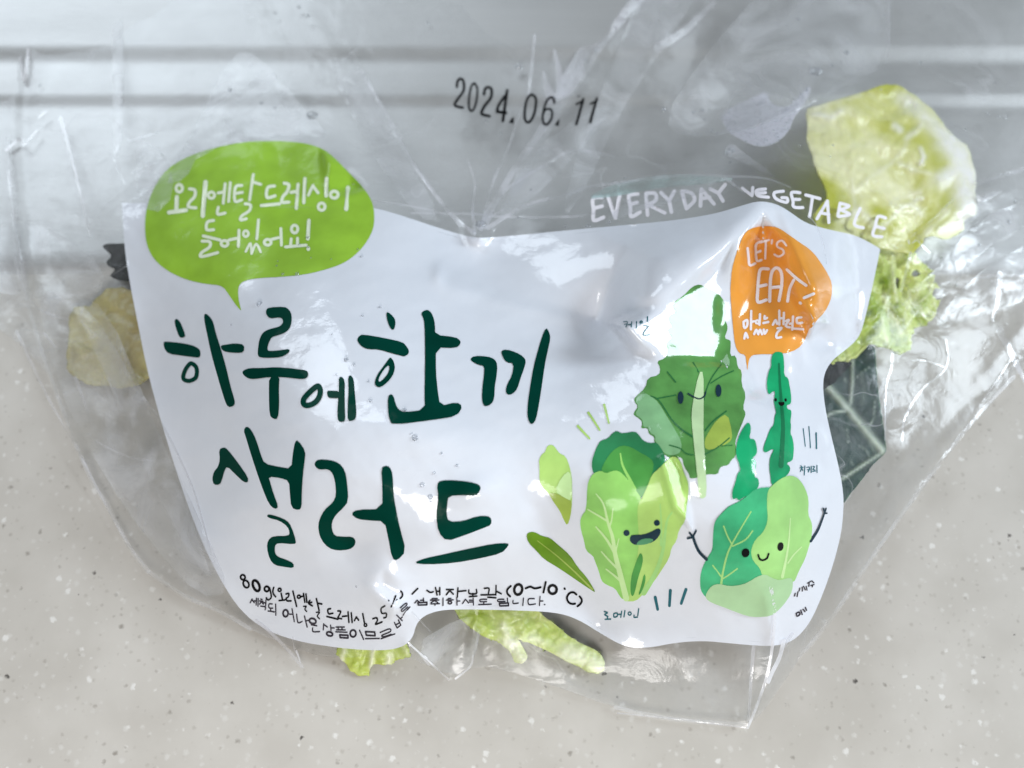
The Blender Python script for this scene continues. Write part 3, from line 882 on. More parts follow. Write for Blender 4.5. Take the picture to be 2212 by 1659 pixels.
t.poly([(270, 75), (290, 48), (320, 70), (355, 140), (385, 240), (410, 300), (500, 320), (590, 335), (600, 230), (615, 150), (635, 143), (685, 215), (680, 280), (668, 370), (660, 500), (660, 590), (640, 612), (590, 595), (580, 500), (575, 415),
        (520, 395), (435, 385), (450, 430), (470, 500), (505, 590), (480, 605), (440, 570), (395, 460), (350, 330), (315, 220), (285, 120)])
t.poly([(425, 650), (440, 638), (500, 655), (560, 680), (590, 720), (625, 825), (610, 840), (500, 830), (480, 850), (480, 900), (500, 925), (560, 945), (608, 970), (605, 1000), (540, 990), (480, 980), (445, 940), (425, 860), (435, 810), (470, 785),
        (570, 785), (580, 760), (565, 720), (510, 680), (445, 665)])
title(t)
t = Art(*A3)
t.poly([(745, 295), (770, 270), (850, 275), (910, 295), (950, 345), (965, 430), (973, 550), (940, 595), (890, 640), (862, 690), (862, 740), (880, 785), (940, 790), (1000, 790), (1022, 815), (1015, 850), (980, 875), (900, 882), (840, 865), (790, 810),
        (770, 740), (775, 680), (810, 610), (870, 560), (890, 510), (885, 430), (870, 370), (840, 335), (780, 340), (750, 320)])
t.poly([(1192, 330), (1220, 312), (1250, 320), (1270, 370), (1275, 500), (1290, 600), (1320, 740), (1360, 885), (1300, 950), (1265, 935), (1240, 800), (1215, 685), (1110, 680), (1030, 670), (990, 635), (1030, 608), (1200, 605), (1200, 450)])
title(t)
t = Art(*A3)
t.poly([(1565, 440), (1590, 410), (1720, 412), (1830, 430), (1862, 455), (1850, 490), (1830, 515), (1740, 510), (1645, 515), (1635, 570), (1630, 640), (1645, 690), (1740, 685), (1840, 650), (1910, 650), (1932, 670), (1930, 710), (1880, 730), (1750, 780),
        (1632, 820), (1575, 760), (1560, 650), (1575, 520)])
t.poly([(1408, 965), (1480, 935), (1600, 910), (1780, 870), (1950, 835), (2045, 832), (2045, 850), (2000, 900), (1850, 935), (1680, 965), (1500, 975)])
title(t)

# -- green speech bubble
GB = (500, 520, 1000)
g = Art(*GB).poly([(1130, 78), (1350, 78), (1550, 95), (1700, 140), (1800, 215), (1920, 340), (2040, 460), (2120, 570), (2150, 660), (2155, 770), (2140, 860), (2080, 970), (1980, 1080), (1860, 1155), (1700, 1205), (1550, 1240), (1350, 1260), (1150, 1270),
    (1050, 1285), (985, 1315), (965, 1370), (970, 1450), (985, 1520), (998, 1562), (950, 1510), (890, 1420), (830, 1335), (700, 1325), (550, 1295), (430, 1250), (310, 1180), (220, 1090), (170, 980), (155, 860), (160, 720), (190, 590), (250, 450), (340, 330),
    (470, 240), (640, 170), (850, 115), (1000, 90)], 2)
gb = g.make("green_speech_bubble", M_LIME, bag, 3)
g = Art(*GB)
g.ring(455, 490, 28, 33, 27).lines(36, [(435, 565), (430, 685)], [(365, 700), (515, 680)])
g.lines(28, [(545, 495), (590, 505), (590, 560), (545, 610), (535, 650), (600, 660)]).lines(38, [(685, 435), (660, 730)])
g.ring(735, 550, 28, 28, 26, 20).lines(26, [(795, 530), (850, 520)], [(855, 450), (838, 620)], [(900, 440), (885, 605)], [(795, 655), (790, 715), (855, 705)])
g.lines(26, [(1000, 465), (945, 480), (940, 600), (1000, 590)], [(945, 535), (1005, 525)], [(1100, 370), (1068, 590)], [(1095, 435), (1165, 455)], [(1030, 625), (1075, 635), (1065, 685), (1000, 730), (990, 765), (1040, 755)])
g.lines(28, [(1285, 470), (1225, 485), (1220, 570), (1290, 555)], [(1170, 640), (1330, 625)])
g.lines(29, [(1370, 445), (1410, 460), (1395, 520), (1360, 560), (1350, 610), (1410, 610)], [(1430, 525), (1480, 515)], [(1490, 455), (1475, 665)], [(1550, 405), (1540, 615)])
g.lines(26, [(1620, 465), (1580, 550)], [(1620, 470), (1665, 530)]).lines(33, [(1738, 405), (1735, 555)]).ring(1695, 650, 30, 32, 27)
g.ring(1805, 545, 34, 31, 28).lines(38, [(1925, 485), (1910, 670)])
g.lines(27, [(755, 770), (700, 785), (695, 850), (755, 850)], [(665, 905), (810, 940)], [(655, 950), (720, 955), (720, 1000), (650, 1050), (650, 1085), (790, 1050)])
g.ring(850, 970, 30, 26, 26).lines(27, [(890, 940), (955, 925)], [(975, 855), (970, 995)])
g.ring(1035, 885, 22, 26, 24).lines(26, [(1145, 765), (1130, 930)]).lines(22, [(1035, 1040), (1075, 970), (1085, 1060)], [(1085, 1060), (1125, 975), (1165, 1045)])
g.ring(1225, 960, 30, 26, 26).lines(26, [(1260, 935), (1320, 920)], [(1340, 840), (1345, 985)])
g.ring(1460, 845, 28, 34, 26).lines(26, [(1430, 930), (1425, 985)], [(1485, 925), (1485, 985)], [(1380, 1000), (1560, 985)])
g.lines(32, [(1585, 770), (1575, 930)], [(1579, 1010), (1580, 1020)])
g.make("bubble_lettering", M_CREAM, gb, 5)

# -- orange speech bubble
OB = (2800, 850, 600); O6 = (2432, 1000, 1600)
g = Art(*OB)
pts = g.c([(440, 350), (480, 260), (560, 190), (700, 150), (900, 150), (1000, 185), (1150, 290), (1300, 395), (1400, 460), (1500, 550), (1600, 690), (1700, 850), (1755, 980), (1755, 1130), (1730, 1240), (1650, 1400), (1530, 1520), (1450, 1640)])
g.at(*O6)
pts += g.c([(1045, 400), (1020, 470), (980, 520), (900, 545), (750, 545), (720, 560), (710, 600), (707, 640), (701, 590), (695, 548), (660, 540), (640, 500), (630, 420), (620, 300), (613, 200)])
g.at(*OB)
pts += g.c([(285, 1000), (300, 780), (360, 560)])
g.faces.append(chaikin(pts, 1))
ob = g.make("orange_speech_bubble", M_ORANGE, bag, 3)
g = Art(*OB)
g.lines(36, [(530, 470), (545, 610), (560, 715), (640, 690)], [(740, 370), (655, 410), (650, 530), (665, 650), (730, 640)], [(660, 535), (715, 510)])
g.lines(30, [(720, 385), (840, 350)], [(795, 365), (785, 620)], [(885, 350), (880, 400)], [(1090, 430), (1030, 360), (960, 390), (965, 450), (1040, 490), (1050, 550), (980, 590), (920, 560)])
g.lines(46, [(830, 770), (720, 775), (690, 900), (675, 1100), (680, 1250), (800, 1220)], [(690, 1025), (800, 1000)], [(850, 1240), (860, 950), (890, 800), (960, 755), (1020, 830), (1025, 1000), (985, 1230)], [(870, 1040), (1010, 1030)])
g.lines(42, [(1100, 780), (1230, 900), (1380, 1010)], [(1200, 930), (1140, 1060), (1110, 1240)], [(1490, 1130), (1350, 1190)], [(1290, 1262), (1300, 1270)])
g.at(*O6)
g.lines(13, [(685, 370), (705, 360), (705, 390), (690, 402), (685, 372)], [(727, 310), (725, 410)], [(727, 372), (742, 366)], [(690, 460), (697, 430), (708, 455)], [(775, 328), (772, 385)], [(743, 436), (755, 413), (765, 437)], [(765, 437), (775, 413), (786, 437)],
        [(800, 338), (800, 353), (813, 348)], [(793, 376), (820, 370)], [(795, 412), (800, 434), (813, 415)], [(845, 385), (860, 360), (868, 380)], [(880, 308), (880, 385)], [(905, 320), (903, 382)], [(882, 350), (902, 350)],
        [(870, 405), (892, 403), (868, 430), (865, 455), (890, 453)], [(915, 365), (932, 360), (915, 390), (937, 400)], [(955, 340), (950, 412)], [(937, 380), (953, 378)], [(1000, 345), (976, 350), (978, 376), (1005, 374)], [(960, 406), (1010, 410)])
g.ring(760, 370, 9, 9, 11)
g.make("bubble_lettering", M_WHITE, ob, 5)

# -- the word over the panel's top edge and the date on the clear film
g = Art(2250, 650, 1300)
g.lines(25, [(205, 215), (145, 225), (148, 300), (150, 370), (215, 350)], [(150, 290), (205, 275)], [(445, 195), (385, 205), (395, 280), (400, 345), (460, 315)], [(390, 265), (440, 250)], [(500, 190), (510, 335)], [(500, 190), (560, 190), (565, 235), (515, 265)], [(520, 268), (625, 320)],
        [(600, 185), (655, 238)], [(690, 175), (655, 238)], [(655, 238), (670, 315)], [(740, 175), (770, 290)], [(740, 175), (800, 185), (825, 235), (770, 292)], [(870, 160), (865, 275)], [(870, 160), (955, 260)], [(870, 225), (925, 215)], [(930, 160), (985, 188)], [(1030, 130), (985, 188)], [(985, 188), (1015, 240)])
g.lines(25, [(245, 210), (295, 355)], [(295, 355), (325, 195)])
g.lines(21, [(1145, 155), (1210, 205)], [(1210, 205), (1215, 150)], [(1300, 160), (1240, 170), (1250, 205), (1320, 215)], [(1245, 188), (1300, 185)], [(1420, 175), (1360, 185), (1370, 225), (1440, 250), (1445, 222), (1410, 218)],
        [(1530, 185), (1475, 185), (1485, 240), (1490, 280), (1550, 285)], [(1485, 230), (1530, 230)], [(1570, 200), (1665, 225)], [(1615, 215), (1595, 345)], [(1715, 240), (1645, 360)], [(1715, 240), (1725, 385)], [(1670, 320), (1725, 330)],
        [(1800, 255), (1785, 340)], [(1800, 255), (1860, 275), (1800, 300)], [(1800, 300), (1865, 330), (1790, 345)], [(1935, 290), (1895, 395), (1955, 420)], [(2105, 355), (2055, 345), (2035, 410), (2020, 470), (2080, 480)], [(2040, 410), (2095, 425)])
g.make("top_lettering", M_WHITE, bag, 4, 5.0)
TT = (1700, 280, 700)
def digit(*ls, polys=()):
    a = Art(*TT)
    for pts, w in ls:
        a.line(pts, w)
    for p in polys:
        a.poly(p, 0)
    a.make("date_digit", M_STAMP, bag, 12, 4.0)
digit(([(312, 195), (320, 130), (355, 95), (392, 120), (402, 200), (388, 260), (330, 340), (290, 400), (300, 435), (385, 455)], 34))
digit(([(530, 150), (565, 205), (565, 300), (545, 420), (505, 495), (468, 470), (460, 380), (475, 260), (500, 175), (530, 150)], 28))
digit(([(650, 290), (665, 220), (705, 200), (742, 225), (745, 290), (725, 350), (660, 430), (622, 505), (630, 540), (720, 560)], 36))
digit(([(938, 240), (885, 620)], 38), ([(910, 310), (830, 430), (812, 500)], 34), ([(810, 505), (925, 520)], 38))
digit(polys=([(958, 642), (990, 590), (1022, 570), (1018, 652)],))
digit(([(1250, 290), (1290, 330), (1297, 400), (1275, 530), (1225, 625), (1178, 630), (1155, 570), (1165, 430), (1200, 325), (1250, 290)], 34))
digit(([(1525, 395), (1515, 335), (1460, 335), (1410, 420), (1380, 560), (1390, 640), (1430, 665), (1480, 610), (1500, 520), (1475, 475), (1420, 475), (1390, 520)], 29))
digit(polys=([(1530, 678), (1555, 630), (1595, 590), (1578, 682)],))
digit(([(1885, 350), (1800, 660)], 34), ([(1800, 412), (1868, 378)], 28), ([(1812, 312), (1838, 312)], 14))
digit(([(2055, 340), (1972, 635)], 34), ([(1978, 408), (2038, 378)], 26))

# -- big kale leaf drawing
KK = (2400, 1350, 900); K2 = (2300, 1050, 800)
g = Art(*K2)
pts = g.c([(1180, 215), (1080, 320), (1000, 365), (960, 440), (1010, 500), (930, 530), (920, 600), (965, 650), (910, 680), (930, 740), (965, 770), (890, 830), (920, 930), (880, 1000), (790, 1030), (830, 1100), (820, 1180), (690, 1210), (670, 1320), (550, 1420), (545, 1470), (590, 1520), (540, 1590)])
g.at(*KK)
pts += g.c([(235, 700), (300, 740), (318, 780), (302, 830), (370, 822), (378, 880), (435, 910), (430, 960), (480, 1010), (540, 1100), (640, 1120), (700, 1100), (720, 1200), (770, 1270), (775, 1312), (840, 1310), (940, 1270), (1050, 1275), (1062, 1220), (1090, 1192), (1150, 1185),
    (1180, 1130), (1222, 1100), (1225, 1020), (1215, 960), (1250, 860), (1300, 740), (1320, 680), (1290, 630), (1322, 500), (1275, 400), (1282, 270), (1240, 240), (1225, 120), (1165, 130), (1175, 0)])
g.at(*K2)
pts += g.c([(1590, 800), (1525, 780), (1560, 690), (1562, 640), (1530, 580), (1555, 510), (1540, 430), (1500, 330), (1420, 270), (1330, 230), (1260, 190)])
g.faces.append(chaikin(pts, 1))
kale = g.make("kale_drawing", M_KALE, bag, 2)
g = Art(*KK).poly([(245, 550), (330, 480), (400, 515), (470, 570), (560, 720), (640, 850), (700, 960), (690, 1060), (620, 1090), (540, 1080), (480, 1000), (440, 950), (445, 900), (390, 870), (380, 815), (325, 815), (325, 775), (310, 735), (245, 690), (285, 625)])
g.make("leaf_tint", M_KALEMINT, kale, 3)
g = Art(*KK).poly([(930, 1040), (915, 950), (960, 860), (1040, 740), (1140, 680), (1185, 850), (1185, 940), (1120, 985), (1040, 1020)])
g.make("leaf_tint", M_OLIVE, kale, 3)
g = Art(*KK)
g.line([(400, 515), (480, 560), (600, 740), (700, 840), (810, 910)], 10, 18)
g.lines(11, [(450, 540), (640, 505)], [(560, 280), (640, 380)], [(1200, 270), (1090, 320), (980, 390)], [(1080, 210), (1000, 320), (950, 420), (910, 560)], [(920, 1080), (1050, 1010), (1160, 920)], [(580, 990), (680, 1020), (740, 1070), (810, 1085)])
g.lines(14, [(810, 190), (860, 280)], [(925, 850), (1000, 760), (1130, 660)]).lines(7, [(1050, 1000), (1190, 990)])
g.make("leaf_vein", M_KALEVEIN, kale, 4)
g = Art(*KK).poly([(865, 280), (910, 280), (912, 560), (908, 900), (930, 1200), (942, 1480), (900, 1512), (868, 1490), (850, 1300), (820, 1000), (792, 750), (800, 600)])
g.make("leaf_stem", M_STEM, kale, 5)
g = Art(*KK).oval(688, 530, 28, 60).oval(1055, 462, 28, 60).line([(760, 490), (830, 530), (880, 540), (920, 510), (930, 478)], 13)
g.make("drawn_face", M_NAVY, kale, 6)

# -- tall frilly drawings
g = Art(*KK).poly([(1590, 90), (1650, 85), (1680, 100), (1690, 200), (1690, 320), (1730, 340), (1740, 400), (1755, 480), (1760, 560), (1750, 595), (1715, 600), (1720, 640), (1760, 650), (1760, 700), (1750, 760), (1758, 800), (1750, 880), (1770, 910), (1785, 1000), (1780, 1100), (1770, 1140),
    (1710, 1165), (1750, 1200), (1745, 1250), (1700, 1300), (1600, 1370), (1565, 1370), (1560, 1300), (1545, 1200), (1555, 1100), (1590, 1040), (1580, 1025), (1510, 1065), (1485, 1040), (1500, 980), (1520, 930), (1560, 820), (1590, 800), (1600, 700), (1615, 680), (1600, 620), (1590, 560),
    (1600, 500), (1600, 465), (1580, 470), (1550, 500), (1530, 480), (1520, 380), (1545, 260), (1565, 240), (1565, 150)])
ch = g.make("frilly_leaf_drawing", M_CHIC, bag, 5)
Art(*KK).line([(1640, 200), (1650, 400), (1665, 600), (1680, 800), (1672, 1000), (1660, 1190)], 16, 50).make("leaf_stem", M_CHICD, ch, 6)
g = Art(*KK).oval(1608, 550, 12, 16).oval(1705, 552, 11, 16).poly([(1630, 570), (1660, 575), (1695, 570), (1690, 600), (1665, 612), (1640, 600)])
g.make("drawn_face", M_BLACK, ch, 7, 4.0)
g = Art(*KK).poly([(1330, 770), (1360, 780), (1370, 840), (1350, 930), (1405, 930), (1425, 1000), (1430, 1060), (1400, 1105), (1380, 1110), (1420, 1140), (1415, 1220), (1400, 1300), (1440, 1310), (1450, 1380), (1420, 1420), (1350, 1470), (1290, 1500), (1250, 1530), (1230, 1500), (1190, 1520), (1185, 1440),
    (1220, 1350), (1240, 1260), (1270, 1240), (1250, 1150), (1225, 1100), (1225, 1000), (1260, 880)])
g.make("frilly_leaf_drawing", M_CHIC, bag, 5)

# -- romaine drawing
R1 = (2050, 1550, 800)
g = Art(*R1).poly([(790, 875), (770, 770), (790, 680), (830, 580), (870, 510), (950, 490), (1000, 430), (1045, 403), (1090, 430), (1130, 430), (1245, 410), (1290, 450), (1330, 510), (1400, 540), (1480, 530), (1530, 590), (1570, 680), (1580, 760), (1480, 860), (1430, 900), (1390, 1000), (1320, 1150), (1270, 1100), (1100, 950), (940, 920)])
rom = g.make("romaine_drawing", M_ROMD, bag, 4)
Art(*R1).poly([(870, 850), (920, 730), (1000, 620), (1100, 560), (1200, 580), (1300, 640), (1380, 680), (1450, 740), (1440, 850), (1385, 1000), (1320, 1145), (1240, 1060), (1100, 930), (940, 900)]).make("inner_leaf", M_ROMM, rom, 5)
Art(*R1).line([(1085, 650), (1110, 780), (1180, 920), (1240, 1040)], 14, 44).make("leaf_vein", M_ROML, rom, 6)
Art(*R1).poly([(790, 870), (870, 835), (930, 870), (1000, 840), (1060, 835), (1130, 890), (1200, 980), (1260, 1060), (1320, 1140), (1290, 1250), (1310, 1400), (1320, 1600), (1300, 1800), (1270, 2000), (1230, 2240), (1110, 2240), (1080, 2210), (1030, 2120), (930, 2080), (880, 2040), (850, 1930), (800, 1800), (790, 1770), (710, 1710),
    (690, 1600), (660, 1500), (645, 1400), (665, 1330), (715, 1270), (725, 1000), (750, 930)]).make("front_leaf", M_ROML, rom, 6)
Art(*R1).poly([(1320, 1140), (1385, 1000), (1430, 880), (1500, 820), (1580, 740), (1640, 685), (1700, 690), (1750, 760), (1770, 850), (1820, 950), (1830, 1060), (1800, 1300), (1795, 1380), (1720, 1490), (1700, 1600), (1640, 1680), (1620, 1790), (1530, 1930), (1450, 2050), (1330, 2190), (1250, 2262), (1150, 2262), (1110, 2240), (1200, 2200),
    (1260, 1900), (1290, 1600), (1270, 1300), (1280, 1200)]).make("front_leaf", M_ROMR, rom, 7)
g = Art(*R1).line([(820, 1090), (900, 1200), (950, 1400), (1000, 1560), (1030, 1750), (1080, 1950), (1150, 2230)], 10, 66)
g.line([(730, 1260), (850, 1330), (950, 1390)], 14, 26).line([(1005, 1250), (990, 1380), (965, 1450)], 10, 24).line([(820, 1450), (930, 1580), (1015, 1720)], 16, 34).line([(1070, 1580), (1045, 1680), (1030, 1760)], 10, 20).line([(880, 1720), (960, 1810), (1050, 1900)], 14, 26).line([(930, 1910), (1020, 1980), (1110, 2060)], 14, 30)
g.make("leaf_vein", M_ROMV, rom, 8)
g = Art(*R1).line([(1650, 1290), (1590, 1400), (1550, 1700), (1470, 1950), (1340, 2170)], 14, 60).line([(1520, 1200), (1530, 1400), (1530, 1650)], 10, 30)
g.make("leaf_vein", M_CABL, rom, 8)
Art(*R1).poly([(1300, 1730), (1330, 1760), (1330, 1850), (1280, 2000), (1240, 2180), (1215, 2212), (1195, 2170), (1200, 2010), (1240, 1880), (1270, 1800)]).poly([(1345, 1950), (1365, 2010), (1340, 2110), (1300, 2190), (1280, 2190), (1310, 2100)]).make("heart_leaf", M_ROMM, rom, 9)
g = Art(*R1).oval(1483, 1408, 33, 33).oval(1153, 1518, 34, 33).poly([(1185, 1590), (1200, 1545), (1230, 1540), (1340, 1535), (1420, 1505), (1490, 1465), (1525, 1480), (1525, 1520), (1480, 1590), (1400, 1635), (1250, 1650), (1205, 1625)])
g.make("drawn_face", M_NAVY, rom, 9)
Art(*R1).poly([(1250, 1646), (1300, 1590), (1380, 1572), (1460, 1588), (1400, 1632), (1330, 1648)]).make("drawn_tongue", M_TONGUE, rom, 10, 4.0)

# -- round cabbage drawing
MM = (2650, 1850, 700); M2 = (2600, 2150, 800)
g = Art(*MM)
pts = g.c([(1300, 230), (1190, 215), (1080, 225), (1000, 255), (930, 320), (820, 400), (700, 450), (630, 520), (550, 600), (510, 680), (500, 780), (495, 900), (490, 1000), (440, 1080), (390, 1160), (345, 1280), (335, 1400), (345, 1500), (390, 1570)])
pts += Art(*M2).c([(560, 615), (700, 660), (900, 560), (1100, 420)])
pts += Art(*MM).c([(1200, 1350), (1200, 900), (1250, 600)])
g.faces.append(chaikin(pts, 1))
cb = g.make("cabbage_drawing", M_CABD, bag, 6)
g = Art(*MM).line([(970, 520), (850, 720), (730, 930), (670, 1070), (620, 1280), (600, 1420)], 14, 28)
g.lines(18, [(630, 700), (680, 830), (735, 930)], [(990, 760), (900, 870), (740, 950)], [(495, 1190), (600, 1330)], [(800, 1230), (690, 1310), (610, 1360)])
g.make("leaf_vein", M_CABL, cb, 7)
Art(*MM).poly([(1250, 180), (1340, 110), (1430, 70), (1520, 80), (1590, 140), (1650, 240), (1690, 370), (1680, 560), (1720, 640), (1735, 720), (1720, 860), (1690, 960), (1640, 1120), (1570, 1250), (1500, 1420), (1350, 1400), (1230, 1390), (1110, 1320), (1080, 1220), (1000, 1140), (970, 1050), (980, 960),
    (1030, 860), (1110, 790), (1160, 700), (1180, 600), (1170, 470), (1170, 330), (1190, 240)]).make("side_leaf", M_CABL, cb, 7)
g = Art(*MM).line([(1460, 600), (1440, 900), (1400, 1150), (1360, 1330)], 10, 40).line([(1600, 960), (1500, 1060), (1430, 1160)], 14, 20)
g.make("leaf_vein", M_ROMV, cb, 8)
Art(*M2).poly([(490, 570), (500, 510), (560, 430), (640, 410), (760, 440), (900, 420), (980, 380), (1060, 330), (1140, 305), (1220, 350), (1300, 375), (1400, 345), (1445, 360), (1440, 480), (1390, 580), (1290, 700), (1200, 765), (1050, 775), (950, 765), (800, 710), (700, 670), (560, 620)]).make("base_leaf", M_CABP, cb, 8)
g = Art(*MM).oval(903, 1035, 50, 56, 15).oval(1338, 955, 38, 55, 10).line([(1060, 1060), (1080, 1110), (1120, 1125), (1170, 1100), (1190, 1045)], 24)
g.make("drawn_face", M_BLACK, cb, 9)
g = Art(*MM).lines(34, [(418, 1118), (330, 1030), (280, 930), (250, 840)]).lines(26, [(250, 840), (182, 855)], [(250, 840), (207, 785)], [(245, 840), (285, 762)])
g.make("drawn_arm", M_NAVY, cb, 9, 5.0)
g = Art(*MM).line([(1715, 890), (1800, 760), (1850, 640), (1885, 540)], 30, 20).lines(20, [(1890, 540), (1868, 480)], [(1888, 535), (1905, 480)], [(1885, 540), (1915, 540)])
g.make("drawn_arm", M_NAVY, cb, 9, 5.0)

# -- loose leaf drawings and tick marks
g = Art(*R1).poly([(265, 640), (290, 565), (345, 555), (380, 590), (420, 650), (490, 680), (530, 780), (555, 900), (560, 1000), (560, 1200), (545, 1330), (510, 1440), (475, 1390), (430, 1280), (350, 1170), (300, 1080), (230, 1010), (205, 950), (205, 800), (200, 720), (230, 660)])
lf = g.make("loose_leaf_drawing", M_ROMR, bag, 3)
Art(*R1).poly([(300, 1078), (400, 1090), (520, 1150), (560, 1180), (545, 1330), (510, 1440), (470, 1380), (430, 1280), (350, 1170)]).make("leaf_tint", M_OLIVE, lf, 4)
Art(*R1).poly([(450, 900), (540, 830), (558, 1000), (555, 1170), (470, 1130), (370, 1060)]).make("leaf_tint", M_ROMV, lf, 5)
g = Art(*R1).poly([(60, 1530), (110, 1503), (160, 1510), (230, 1550), (320, 1570), (400, 1640), (540, 1760), (620, 1890), (720, 2000), (800, 2130), (812, 2165), (770, 2140), (650, 2060), (520, 1970), (400, 1890), (250, 1800), (170, 1710), (80, 1620)])
lf = g.make("loose_leaf_drawing", M_LEAFD, bag, 3)
Art(*R1).line([(180, 1600), (400, 1770), (600, 1950), (780, 2130)], 8, 20).make("leaf_vein", M_OLIVE, lf, 4)
for p in ([(622, 352), (690, 425), (750, 488)], [(738, 208), (800, 300), (860, 395)], [(910, 122), (935, 220), (960, 318)]):
    Art(*R1).line(p, 28, 20).make("tick_mark", M_ROMR, bag, 3)
for p in ([(1465, 2218), (1492, 2350)], [(1630, 2143), (1620, 2310)], [(1800, 2133), (1748, 2285)]):
    Art(*R1).line(p, 34, 30).make("tick_mark", M_TEAL, bag, 3)
for p, w in (([(1875, 830), (1895, 1000)], 9), ([(1930, 810), (1945, 1015)], 10), ([(2000, 872), (2003, 1022)], 15)):
    Art(*KK).line(p, w).make("tick_mark", M_TEAL, bag, 3, 4.0)

# -- small vegetable names
g = Art(*K2).lines(13, [(430, 600), (470, 600), (455, 655)], [(440, 627), (470, 622)], [(480, 630), (512, 626)], [(518, 600), (513, 655)], [(570, 598), (570, 670)], [(690, 545), (690, 600)], [(650, 640), (700, 650), (660, 700), (650, 745), (710, 740)]).ring(622, 605, 14, 15, 12)
g.make("small_lettering", M_TEAL, bag, 4, 4.0)
g = Art(*KK).lines(9, [(1852, 1188), (1862, 1200)], [(1845, 1210), (1875, 1205)], [(1862, 1212), (1848, 1245)], [(1862, 1212), (1872, 1235)], [(1892, 1190), (1886, 1280)], [(1910, 1205), (1938, 1205), (1925, 1250)], [(1915, 1228), (1940, 1225)], [(1955, 1195), (1952, 1255)], [(1970, 1195), (1985, 1200), (1970, 1225), (1988, 1230)], [(1965, 1245), (1995, 1240)], [(2008, 1185), (2010, 1255)])
g.make("small_lettering", M_TEAL, bag, 4, 4.0)
g = Art(2050, 1950, 800).lines(14, [(910, 1268), (945, 1280), (915, 1300), (950, 1322)], [(945, 1325), (945, 1348)], [(920, 1352), (980, 1350)], [(1015, 1290), (1050, 1285), (1050, 1320), (1015, 1327), (1015, 1290)], [(1060, 1300), (1085, 1298)], [(1100, 1265), (1090, 1330)], [(1135, 1258), (1125, 1325)], [(1285, 1238), (1275, 1310)], [(1235, 1308), (1235, 1330), (1272, 1328)]).ring(1187, 1290, 17, 17, 13)
g.make("small_lettering", M_TEAL, bag, 4, 4.0)
g = Art(*M2).lines(13, [(1470, 515), (1462, 545)], [(1500, 500), (1490, 550)], [(1520, 460), (1512, 490)], [(1545, 450), (1548, 490)], [(1560, 440), (1578, 478)], [(1590, 440), (1598, 480)], [(1605, 405), (1640, 385)], [(1622, 398), (1618, 440)], [(1650, 380), (1672, 400)], [(1640, 430), (1675, 420)], [(1660, 425), (1655, 445)])
g.make("small_lettering", M_GREY, bag, 4, 4.0)
g = Art(*M2).lines(15, [(1480, 735), (1510, 720), (1520, 745), (1490, 765), (1480, 735)], [(1530, 700), (1545, 745)], [(1555, 690), (1575, 715)], [(1580, 670), (1592, 700)])
g.make("small_lettering", M_GREY, bag, 4, 4.0)

# -- two lines of fine print along the bottom
FP = (900, 2220, 800); F2 = (1550, 2220, 1000)
g = Art(*FP)
g.ring(155, 148, 25, 28, 20, -20).ring(190, 222, 30, 42, 20, -25).ring(300, 240, 34, 62, 28, -22).ring(415, 275, 25, 28, 22)
g.lines(18, [(445, 262), (465, 360), (432, 395), (410, 372)], [(492, 258), (483, 285), (483, 312), (492, 338), (512, 360)], [(572, 322), (585, 385)], [(550, 402), (612, 395)], [(625, 330), (655, 325), (650, 360), (625, 380), (640, 405), (680, 405)], [(700, 300), (740, 465)], [(787, 360), (805, 355)],
        [(815, 325), (830, 420)], [(842, 330), (852, 420)], [(885, 400), (870, 430), (912, 460)], [(880, 428), (905, 420)], [(955, 380), (985, 510)], [(970, 430), (1015, 440)]).ring(555, 285, 17, 17, 18).ring(765, 360, 17, 17, 17)
g.lines(14, [(815, 465), (845, 465), (830, 495), (850, 520)], [(955, 530), (990, 530), (965, 570), (990, 600)])
g.lines(18, [(1110, 490), (1080, 500), (1090, 545), (1135, 540)], [(1070, 575), (1190, 605)], [(1190, 515), (1220, 520), (1205, 560), (1190, 590), (1230, 600)], [(1240, 575), (1285, 570)], [(1300, 525), (1310, 640)], [(1335, 535), (1345, 640)], [(1390, 580), (1370, 620)], [(1390, 580), (1415, 615)], [(1460, 545), (1480, 650)],
        [(1570, 600), (1610, 590), (1620, 620), (1600, 660), (1670, 635)], [(1700, 460), (1660, 490), (1670, 540), (1715, 540), (1715, 580), (1690, 590)], [(1770, 470), (1820, 350)], [(1875, 298), (1892, 320), (1894, 345), (1886, 362), (1870, 377)], [(2060, 270), (2000, 330)]).ring(1490, 668, 15, 15, 16)
g.lines(14, [(1742, 400), (1746, 404)], [(1830, 395), (1834, 390)])
g.at(*F2)
g.lines(14, [(290, 232), (320, 250), (345, 244)], [(365, 208), (378, 272)], [(402, 208), (402, 270)], [(378, 240), (400, 240)], [(460, 225), (520, 225)], [(490, 230), (460, 270)], [(490, 235), (520, 265)], [(560, 210), (555, 290)], [(560, 242), (630, 235)], [(655, 230), (660, 260), (720, 260), (720, 225)], [(690, 260), (690, 282)],
        [(660, 287), (725, 282)], [(790, 215), (830, 215), (825, 260)], [(760, 272), (880, 270)], [(892, 190), (890, 272)], [(895, 240), (937, 262)], [(820, 292), (890, 297)])
g.lines(18, [(1020, 195), (996, 217), (987, 240), (993, 263), (1015, 285)], [(1150, 215), (1190, 200), (1230, 215), (1280, 205)], [(1325, 160), (1305, 250)], [(1592, 268), (1568, 250), (1538, 254), (1514, 280), (1511, 310), (1526, 337), (1552, 350), (1580, 348)], [(1620, 285), (1636, 308), (1638, 330), (1625, 352), (1602, 370)], [(1488, 216), (1492, 220)]).ring(1085, 225, 35, 46, 23, 10).ring(1385, 225, 36, 38, 23)
g.make("fine_print", M_BLACK, bag, 4, 5.0)
g = Art(*FP)
